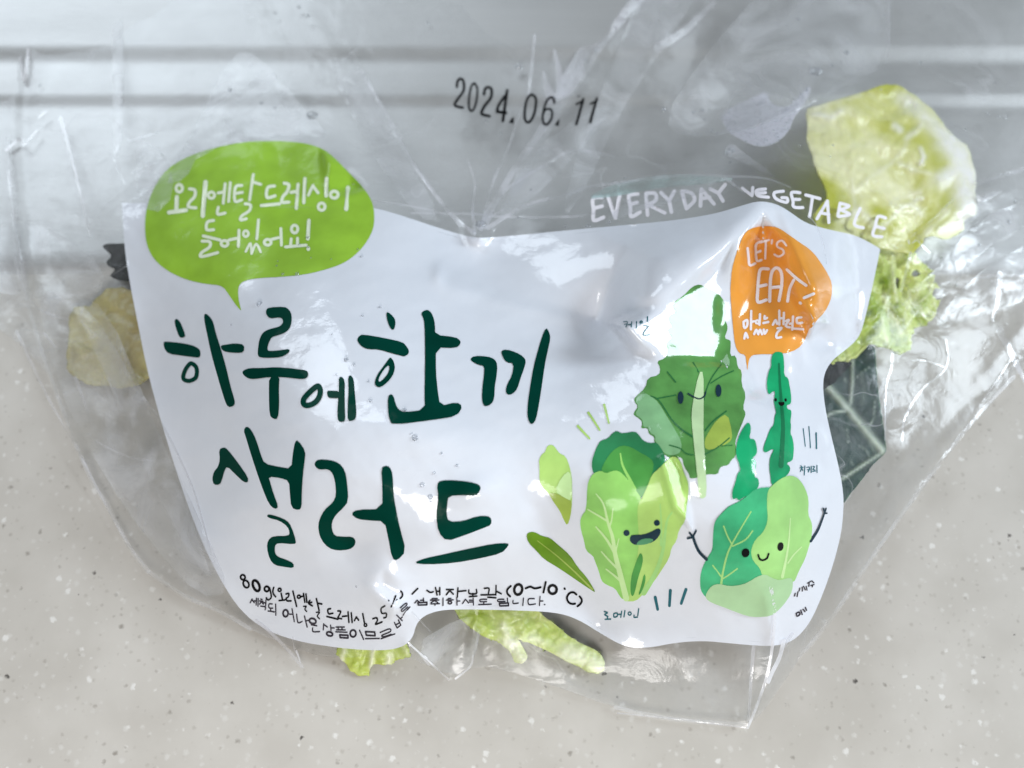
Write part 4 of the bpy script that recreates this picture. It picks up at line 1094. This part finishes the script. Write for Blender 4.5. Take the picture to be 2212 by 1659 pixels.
g.lines(14, [(255, 385), (235, 425)], [(258, 395), (280, 425)], [(282, 405), (300, 408)], [(303, 375), (300, 450)], [(322, 380), (320, 462)], [(350, 385), (365, 390)], [(338, 405), (375, 412)], [(358, 412), (338, 440)], [(358, 415), (378, 440)],
        [(382, 425), (400, 428)], [(406, 395), (404, 455)], [(350, 462), (400, 472), (397, 502)], [(475, 440), (440, 440), (440, 480), (480, 485)], [(458, 488), (458, 512)], [(430, 515), (498, 525)], [(512, 440), (514, 560)], [(665, 550), (690, 550)], [(690, 490), (715, 630)],
        [(740, 550), (755, 640), (800, 630)], [(825, 570), (855, 690)], [(840, 625), (872, 615)], [(900, 665), (960, 677)], [(915, 700), (920, 740), (990, 740)], [(1035, 655), (1030, 720)], [(1040, 665), (1075, 690)], [(1110, 670), (1115, 725)], [(1115, 700), (1150, 700)], [(1170, 690), (1260, 690)], [(1190, 690), (1195, 715)], [(1235, 690), (1235, 715)],
        [(1175, 720), (1270, 722)], [(1165, 742), (1290, 747)], [(1425, 725), (1470, 825)], [(1490, 817), (1640, 815)], [(1650, 750), (1750, 710), (1760, 740), (1670, 780), (1690, 795), (1770, 770)], [(1660, 817), (1810, 765)], [(1830, 560), (1890, 620)], [(1870, 480), (1930, 430), (1940, 450), (1885, 500), (1895, 520), (1950, 470)], [(1900, 560), (1975, 470)])
g.line([(1210, 775), (1300, 780), (1300, 810), (1215, 805)], 18, closed=True, curve=False).line([(1490, 740), (1590, 745), (1595, 785), (1500, 780)], 18, closed=True, curve=False).lines(14, [(1805, 640), (1835, 700)], [(1848, 612), (1875, 668)], [(1820, 668), (1862, 642)], [(1835, 700), (1875, 668)], [(1868, 602), (1892, 580)])
g.ring(620, 540, 28, 38, 20).ring(915, 625, 38, 28, 20, 20).ring(1100, 765, 34, 22, 20, 15).ring(1355, 760, 32, 38, 20)
g.at(*F2)
g.lines(11, [(205, 318), (185, 342)], [(205, 320), (228, 336)], [(260, 300), (262, 330)], [(235, 318), (258, 318)], [(335, 303), (380, 303)], [(320, 318), (395, 316)], [(355, 322), (325, 340)], [(358, 322), (385, 338)], [(325, 350), (400, 348)], [(360, 348), (360, 362)], [(430, 300), (430, 364)], [(475, 303), (500, 302)], [(460, 317), (520, 315)],
        [(550, 295), (552, 360)], [(552, 326), (577, 325)], [(625, 310), (600, 347)], [(630, 315), (652, 342)], [(692, 300), (695, 360)], [(660, 318), (690, 318)], [(660, 334), (690, 334)], [(810, 310), (755, 312), (758, 331), (810, 330)], [(785, 332), (785, 350)], [(740, 356), (850, 353)], [(960, 310), (910, 312), (912, 330), (970, 328)], [(990, 300), (992, 336)],
        [(1040, 320), (1042, 346), (1085, 343)], [(1130, 300), (1125, 364)], [(1225, 305), (1175, 308), (1178, 355), (1235, 350)], [(1275, 285), (1270, 364)], [(1272, 325), (1300, 325)], [(1313, 355), (1317, 356)])
g.line([(210, 340), (290, 335), (290, 358), (215, 360)], 13, closed=True, curve=False).line([(920, 346), (1000, 342), (1000, 366), (925, 368)], 13, closed=True, curve=False).ring(490, 338, 16, 12, 13)
g.make("fine_print", M_GREY, bag, 4, 5.0)

# -- folds of the clear film, and crease highlights painted as whitish strips
def film_strip(name, mat, lvl, *strokes, x=(0, 0, 4032)):
    for i, (pts, w, w1) in enumerate(strokes):
        Art(*x).line(pts, w, w1).make(name, mat, bag, lvl + i * .4, 8.0)

D = (0, 0, 4032)
def fold(pts, lvl=3):
    return Art(*D).poly(pts, 1).make("film_fold", M_FOLD, bag, lvl, 9.0)

fold([(1400, -60), (1540, -60), (1420, 120), (1330, 260), (1270, 400), (1215, 480), (1230, 380), (1290, 220)])
fold([(1330, -60), (1380, -60), (1290, 130), (1190, 280), (1110, 440), (1100, 400), (1180, 240)], 4)
fold([(1520, 120), (1680, -60), (1930, -60), (1918, 140), (1820, 190), (1640, 280), (1480, 300), (1430, 260)])
fold([(500, 112), (560, 118), (660, 240), (720, 300), (640, 290), (560, 300), (430, 330), (400, 390), (350, 400), (420, 280)], 4)
fold([(700, 130), (770, 118), (860, 300), (960, 480), (900, 470), (800, 330)], 4)
fold([(240, -60), (262, -60), (268, 200), (262, 330), (244, 330), (242, 100)], 5)
fold([(1060, 480), (1150, 330), (1250, 250), (1340, 220), (1240, 340), (1140, 440)], 5)
fold([(-60, 500), (60, 470), (190, 540), (240, 620), (150, 650), (40, 640), (-60, 620)], 6)
fold([(2240, 520), (2150, 560), (2060, 640), (2010, 720), (2100, 690), (2240, 640)], 6)
fold([(300, 300), (360, 330), (380, 420), (330, 470), (290, 400)], 5)
fold([(60, 540), (110, 640), (190, 660), (280, 800), (440, 1140), (500, 1280), (430, 1290), (330, 1180), (230, 1040), (120, 830)], 3)
fold([(150, 640), (230, 660), (330, 900), (420, 1140), (470, 1280), (360, 1120), (250, 860)], 5)
fold([(886, 1396), (1000, 1330), (1034, 1340), (1030, 1425), (976, 1468)], 3)
fold([(1930, 640), (2010, 600), (2110, 470), (2230, 430), (2230, 480), (2120, 540), (2040, 640), (1990, 700)], 4)
fold([(1290, 490), (1380, 410), (1500, 385), (1560, 400), (1480, 430), (1380, 455)], 5)
M_AQUA = film("aqua_tinted_fold", .30, gloss=2.2, bump=.25, hazecol=(0.62, 0.80, 0.78), tint=(0.93, 0.98, 0.97))
Art(*D).poly([(1260, 430), (1330, 395), (1440, 375), (1530, 380), (1600, 386), (1520, 398), (1420, 405), (1330, 425)], 1).make("film_fold", M_AQUA, bag, 6, 9.0)
C2 = (1216, 0, 1600)
film_strip("crease_highlight", M_CREASE_SHINE, 6, ([(900, 1270), (770, 1160), (560, 880), (470, 700), (280, 380), (250, 290)], 26, 8), ([(905, 1270), (890, 1130), (905, 1000), (860, 860)], 20, 6), ([(940, 1250), (1000, 1000), (1080, 820), (1140, 640), (1200, 480), (1240, 60)], 20, 10), x=C2)
film_strip("crease_highlight", M_CREASE_SHINE, 6, ([(930, 1240), (1120, 920), (1270, 700), (1420, 480), (1600, 220), (1820, -40)], 30, 60), ([(960, 1240), (1060, 1050), (1180, 960), (1400, 830), (1500, 820), (1660, 850)], 18, 10), ([(975, 1240), (1180, 1120), (1400, 1060), (1560, 1010), (2000, 960)], 24, 12), x=C2)
film_strip("crease_highlight", M_CREASE_SHINE, 6, ([(560, 1160), (900, 1165), (1060, 1180), (1420, 1180), (1560, 1160)], 10, 16), ([(900, 1270), (760, 1170), (540, 1120), (360, 1090)], 12, 8), ([(960, 1200), (1060, 1140)], 16, 8), ([(240, 290), (180, 330), (260, 270)], 14, 8), x=C2)
film_strip("crease_highlight", M_CREASE_SHINE, 6, ([(820, 1230), (640, 1000), (480, 740)], 14, 6), ([(1400, 430), (1560, 180), (1680, -20)], 60, 40), ([(1900, 260), (2040, 170), (2200, 20)], 50, 30), ([(905, 1010), (890, 1180)], 14, 10), x=C2)
film_strip("crease_highlight", M_CREASE_SHINE, 7, ([(1278, 390), (1290, 460), (1320, 530)], 10, 60), ([(1335, 270), (1362, 380), (1370, 500)], 10, 50), ([(1290, 560), (1400, 510)], 30, 40), x=C2)
C1 = (0, 0, 1600)
film_strip("crease_highlight", M_BRIGHT, 7, ([(165, 90), (155, 250), (130, 440), (115, 340), (92, 210)], 18, 10), ([(35, 815), (110, 755), (130, 790), (200, 710)], 16, 12), ([(215, 635), (250, 605)], 14, 10), x=C1)
film_strip("crease_highlight", M_CREASE_SHINE, 6, ([(330, 640), (400, 900), (490, 1280)], 22, 10), ([(700, 770), (860, 720)], 10, 8), ([(720, 940), (850, 890)], 12, 8), ([(45, 930), (80, 1250), (160, 1600)], 16, 18), ([(640, 800), (620, 870), (680, 1000)], 10, 6), ([(730, 1080), (830, 1030)], 10, 6), x=C1)
C4 = (0, 1000, 1600)
film_strip("crease_highlight", M_CREASE_SHINE, 6, ([(80, 20), (120, 170), (210, 300), (380, 360)], 16, 8), ([(410, 670), (450, 780), (490, 900)], 18, 8), ([(480, 980), (560, 1040), (720, 1110), (900, 1130)], 10, 6), ([(90, 420), (250, 760), (430, 1080), (620, 1450), (740, 1640)], 18, 8), ([(780, 780), (900, 960), (1050, 1280), (1140, 1600)], 14, 8), x=C4)
film_strip("crease_highlight", M_BRIGHT, 7, ([(240, 430), (270, 465), (300, 505)], 12, 8), x=C4)
film_strip("crease_highlight", M_BRIGHT, 7, ([(738, 950), (765, 1020), (785, 1080)], 26, 6), x=(900, 2220, 800))
film_strip("crease_highlight", M_CREASE_SHINE, 6, ([(300, 620), (460, 750), (640, 930), (800, 1120)], 30, 40), ([(700, 800), (720, 940)], 14, 14), ([(1960, 870), (2060, 960), (2180, 1100)], 18, 20), x=(900, 2220, 800))
film_strip("crease_highlight", M_BRIGHT, 7, ([(130, 690), (270, 815), (480, 1010)], 16, 16), ([(690, 800), (670, 890), (540, 1000)], 14, 20), ([(270, 810), (285, 822)], 26, 22), x=(1550, 2220, 1000))
film_strip("crease_highlight", M_CREASE_SHINE, 6, ([(740, 600), (720, 700), (690, 800)], 30, 20), ([(160, 420), (320, 590)], 12, 8), x=(1550, 2220, 1000))
# -- the film's outer edge, where the two sheets meet
for pts in ([(18, 300), (32, 440), (42, 560), (52, 620), (78, 720), (112, 820), (152, 930), (199, 1040), (231, 1090), (279, 1180), (321, 1235)], [(2190, 814), (2110, 900), (2050, 975), (1960, 1095), (1880, 1210), (1800, 1330), (1740, 1405)],
            [(1330, 1528), (1400, 1544), (1480, 1556), (1612, 1566)], [(321, 1235), (400, 1288), (470, 1318), (540, 1358)]):
    film_strip("film_edge", M_FOLD, 5, (pts, 9, 9))
# -- the pointed fin at the bottom seam
C8 = (2432, 1824, 1600)
film_strip("seam_fin", M_BRIGHT, 8, ([(835, 680), (855, 800), (850, 920), (830, 1080), (800, 1200), (750, 1340), (708, 1440)], 20, 14), x=C8)
film_strip("seam_fin", M_BRIGHT, 9, ([(905, 965), (880, 1060), (840, 1140), (820, 1190)], 22, 22), x=C8)
film_strip("crease_highlight", M_CREASE_SHINE, 6, ([(950, 930), (900, 1010), (850, 1120)], 18, 14), ([(740, 1000), (725, 1200), (712, 1400)], 20, 14), ([(0, 1360), (300, 1390), (700, 1440)], 8, 8), x=C8)
# -- right hand crease highlights, painted on as whitish strips
CQ = (3150, 850, 700)
film_strip("crease_highlight", M_BRIGHT, 7, ([(1380, 460), (1330, 650), (1260, 930)], 40, 40), ([(1350, 310), (1360, 345)], 30, 18), ([(1440, 305), (1400, 335)], 26, 18), ([(1470, 310), (1550, 400), (1610, 455)], 20, 12), x=CQ)
film_strip("crease_highlight", M_CREASE_SHINE, 6, ([(100, 0), (200, 110), (290, 330), (330, 600)], 16, 10), ([(1400, 240), (1600, 90), (1900, -200)], 16, 30), ([(1790, 980), (1740, 1090)], 22, 14), x=CQ)
film_strip("crease_highlight", M_CREASE_SHINE, 6, ([(650, 200), (640, 320), (600, 470), (590, 900)], 24, 10), ([(1090, 80), (1095, 300), (900, 480), (760, 700), (730, 900)], 14, 22), ([(820, 250), (930, 250), (1070, 300)], 10, 10), ([(1650, 190), (1520, 390), (1400, 560)], 12, 8), x=(3200, 1300, 800, 1659))
C3 = (2432, 0, 1600)
film_strip("crease_highlight", M_CREASE_SHINE, 6, ([(570, 960), (640, 1010), (690, 1050)], 20, 8), ([(590, 960), (800, 970), (940, 1020)], 14, 10), ([(0, 1010), (200, 960), (570, 955)], 10, 14), ([(620, 820), (720, 880), (850, 960)], 70, 14), ([(560, 970), (420, 1030), (250, 1060)], 10, 8), ([(1950, 1000), (2080, 960), (2220, 920)], 24, 16), x=C3)
film_strip("crease_highlight", M_BRIGHT, 7, ([(2080, 1490), (2075, 1600), (2040, 1750)], 30, 14), ([(1960, 1070), (1970, 1095)], 24, 12), x=C3)
film_strip("crease_highlight", M_CREASE_SHINE, 6, ([(1920, 1520), (2070, 1500), (2220, 1500)], 8, 14), ([(2080, 1800), (2160, 1960), (2220, 2080)], 40, 20), ([(1990, 1080), (2080, 1040)], 40, 20), ([(1470, 0), (1480, 200), (1470, 320)], 8, 8), x=C3)

# ------------------------------------------------------------------ water droplets on the film
def water_material():
    m = bpy.data.materials.new("water"); m.use_nodes = True
    nt = m.node_tree; nt.nodes.clear()
    out = N(nt, 'ShaderNodeOutputMaterial')
    tr = N(nt, 'ShaderNodeBsdfTransparent'); tr.inputs[0].default_value = (.97, .98, .98, 1)
    rf = N(nt, 'ShaderNodeBsdfRefraction'); rf.inputs['IOR'].default_value = 1.33; rf.inputs['Roughness'].default_value = .02
    df = N(nt, 'ShaderNodeBsdfTranslucent'); df.inputs[0].default_value = (.95, .96, 1, 1)
    gl = N(nt, 'ShaderNodeBsdfAnisotropic'); gl.inputs['Roughness'].default_value = .05
    m0 = N(nt, 'ShaderNodeMixShader'); m0.inputs[0].default_value = .22
    nt.links.new(tr.outputs[0], m0.inputs[1]); nt.links.new(rf.outputs[0], m0.inputs[2])
    m1 = N(nt, 'ShaderNodeMixShader'); m1.inputs[0].default_value = .34
    nt.links.new(m0.outputs[0], m1.inputs[1]); nt.links.new(df.outputs[0], m1.inputs[2])
    lw = N(nt, 'ShaderNodeLayerWeight')
    pw = N(nt, 'ShaderNodeMath', operation='POWER'); pw.inputs[1].default_value = 3.0
    nt.links.new(lw.outputs['Facing'], pw.inputs[0])
    mu = N(nt, 'ShaderNodeMath', operation='MULTIPLY_ADD'); mu.inputs[1].default_value = .5; mu.inputs[2].default_value = .06; mu.use_clamp = True
    nt.links.new(pw.outputs[0], mu.inputs[0])
    m2 = N(nt, 'ShaderNodeMixShader'); nt.links.new(mu.outputs[0], m2.inputs[0])
    nt.links.new(m1.outputs[0], m2.inputs[1]); nt.links.new(gl.outputs[0], m2.inputs[2])
    nt.links.new(m2.outputs[0], out.inputs[0])
    return m


M_WATER = water_material()
def drop_mesh():
    V = [(0, 0, .52)]; F = []
    rings, k = 4, 14
    for i in range(1, rings + 1):
        a = i / rings * math.pi / 2 * 1.04
        for j in range(k):
            b = 2 * math.pi * j / k
            V.append((math.sin(a) * math.cos(b), math.sin(a) * math.sin(b), .52 * math.cos(a)))
    for j in range(k):
        F.append((0, 1 + j, 1 + (j + 1) % k))
    for i in range(rings - 1):
        for j in range(k):
            a = 1 + i * k + j; b = 1 + i * k + (j + 1) % k
            F.append((a, a + k, b + k, b))
    F.append(tuple(1 + (rings - 1) * k + j for j in range(k - 1, -1, -1)))
    me = bpy.data.meshes.new("water_droplet"); me.from_pydata(V, [], F); me.update(); me.materials.append(M_WATER)
    me.polygons.foreach_set('use_smooth', [True] * len(me.polygons))
    return me


DROP = drop_mesh()
def normal_at(u, v):
    e = 3.0
    h = H([u, u + e, u], [v, v, v + e])
    p = place(np.array([u, u + e, u]), np.array([v, v, v + e]), h)
    n = np.cross(p[2] - p[0], p[1] - p[0]); n /= np.linalg.norm(n)
    return p[0], n if n[2] > 0 else -n


MMPX = 0.23 / 2212
def droplet(u, v, r, label, group, ax=1.0):
    p, n = normal_at(u, v)
    o = bpy.data.objects.new("water_droplet", DROP); COL.objects.link(o)
    q = Vector(n).to_track_quat('Z', 'Y')
    s = r * MMPX
    o.location = Vector(p) + Vector(n) * (LIFT * 4)
    o.rotation_euler = q.to_euler()
    o.scale = (s * ax, s, s)
    tag(o, label, 'water droplet', group)


on_clear = [(C1, [(1500, 73, 10), (1630, 40, 13), (1678, 90, 13), (1255, 492, 14), (1425, 563, 11), (1700, 632, 34), (1497, 590, 9), (225, 105, 9), (220, 467, 8)]),
            (C2, [(1143, 365, 26), (650, 125, 10), (1565, 280, 14), (1505, 327, 10), (1935, 598, 13), (2097, 612, 9), (2143, 605, 9), (935, 1225, 36), (1520, 1235, 18), (1635, 1215, 12), (1400, 1235, 12), (1722, 975, 9), (1210, 1035, 8), (965, 660, 11), (1143, 1187, 8), (1045, 727, 8)]),
            (C3, [(985, 105, 14), (1245, 290, 18), (1165, 360, 12), (1218, 342, 9), (1647, 345, 11), (612, 830, 32), (540, 728, 9), (515, 717, 12), (615, 887, 9), (475, 652, 9), (252, 598, 13), (413, 614, 8), (461, 606, 9), (1078, 395, 40), (2110, 640, 12), (2072, 635, 9), (2012, 624, 8), (1892, 705, 7), (2050, 453, 8), (2125, 1210, 15), (2160, 1100, 12),
                  (1965, 1333, 14), (1760, 1405, 9), (1840, 1555, 9), (1692, 1498, 10), (960, 543, 9), (1047, 543, 9), (912, 600, 10), (1452, 85, 8), (1775, 50, 8), (1480, 42, 8), (1170, 795, 9), (1155, 855, 7), (1430, 490, 8), (990, 795, 8)])]
for view, ds in on_clear:
    for x, y, r in ds:
        u, v = Art(*view).c([(x, y)])[0]
        if r >= 26:
            lab = {34: "largest water droplet, on the clear film just above the green bubble", 26: "twin looking water droplet on the film above the printed date", 36: "fat droplet in the pinch at the panel's top edge",
                   32: "large droplet on the film just under the misty patch", 40: "long flat drop of water up right of the misty patch"}[r]
        elif u < 500:
            lab = "small dark droplet on the clear film near the left edge"
        elif u < 1000:
            lab = "small droplet on the clear film above the green bubble"
        elif v < 120:
            lab = "small droplet on the clear film at the top, over the pale steel"
        elif u > 1900:
            lab = "small droplet on the film at the far right beyond the lettuce leaf"
        elif v > 430:
            lab = "small droplet on the film along the panel's top edge"
        elif u > 1480:
            lab = "small droplet on the film between date and big lettuce leaf"
        else:
            lab = "small droplet on the clear film close to the printed date"
        droplet(u, v, max(2.2, r * view[2] / 2212 / S), lab, "droplets on the clear film", random.uniform(.9, 1.15))
on_print = [((600, 1180, 800), [(1170, 50, 34), (2110, 658, 26), (2195, 713, 16), (2005, 823, 10), (1955, 383, 8), (865, 280, 6)]),
            ((1350, 1180, 900), [(358, 80, 15), (190, 163, 13), (248, 797, 12), (267, 982, 18), (597, 1075, 20), (697, 1342, 28), (665, 1300, 8), (1105, 1605, 10), (953, 1490, 7)]),
            ((800, 1650, 1300), [(1468, 440, 15), (1523, 520, 17), (1523, 550, 8), (1547, 362, 9), (1700, 313, 8), (1030, 1120, 7), (1598, 230, 6)])]
for view, ds in on_print:
    for x, y, r in ds:
        u, v = Art(*view).c([(x, y)])[0]
        droplet(u, v, max(2.0, r * view[2] / 2212 / S), "clear water droplet on the white area around the green title", "droplets on the white panel", random.uniform(.9, 1.1))
for x, y, r in [(1485, 1240, 20), (1360, 1243, 16), (1317, 1132, 9), (1308, 1170, 11), (2010, 1028, 12), (2042, 1090, 14), (1575, 925, 16), (1505, 985, 13), (1605, 1100, 7), (1780, 1112, 7), (1580, 1010, 14)]:
    u, v = Art(*GB).c([(x, y)])[0]
    droplet(u, v, max(2.0, r * 1000 / 2212 / S), "clear water droplet on the green speech bubble", "droplets on the green speech bubble", 1.0)

# -- patch of fine condensation: too many tiny beads to count
patch = Art(*C3).c([(560, 640), (620, 580), (740, 530), (810, 495), (830, 560), (900, 590), (960, 560), (1030, 470), (1060, 480), (1000, 590), (960, 640), (930, 720), (850, 790), (760, 800), (690, 770), (600, 720)])
V, F = [], []
r0 = random.Random(5)
base_n = len(DROP.vertices); bv = [v.co.copy() for v in DROP.vertices]; bf = [tuple(p.vertices) for p in DROP.polygons]
pu = [p[0] for p in patch]; pv = [p[1] for p in patch]
cand = np.array([(r0.uniform(min(pu), max(pu)), r0.uniform(min(pv), max(pv))) for _ in range(900)])
cand = cand[inside(cand[:, 0], cand[:, 1], patch)][:420]
for (u, v) in cand:
    p, n = normal_at(u, v)
    s = r0.choice([.9, 1.1, 1.3, 1.8, 2.4]) * MMPX
    q = Vector(n).to_track_quat('Z', 'Y').to_matrix()
    k = len(V)
    V += [Vector(p) + Vector(n) * (LIFT * 4) + q @ (c * s) for c in bv]
    F += [tuple(i + k for i in f) for f in bf]
me = bpy.data.meshes.new("condensation"); me.from_pydata([tuple(x) for x in V], [], F); me.update(); me.materials.append(M_WATER)
mist = link("condensation", me)
mist['kind'] = 'stuff'
tag(mist, "patch of fine misty water beads on the film left of the big lettuce leaf", "condensation")
M_MIST = film("misted_film", .55, gloss=1.0, bump=.6, scale=900, hazecol=(0.84, 0.84, 0.92))
Art(*D).poly(patch, 1).make("misted_patch", M_MIST, bag, 2, 6.0)
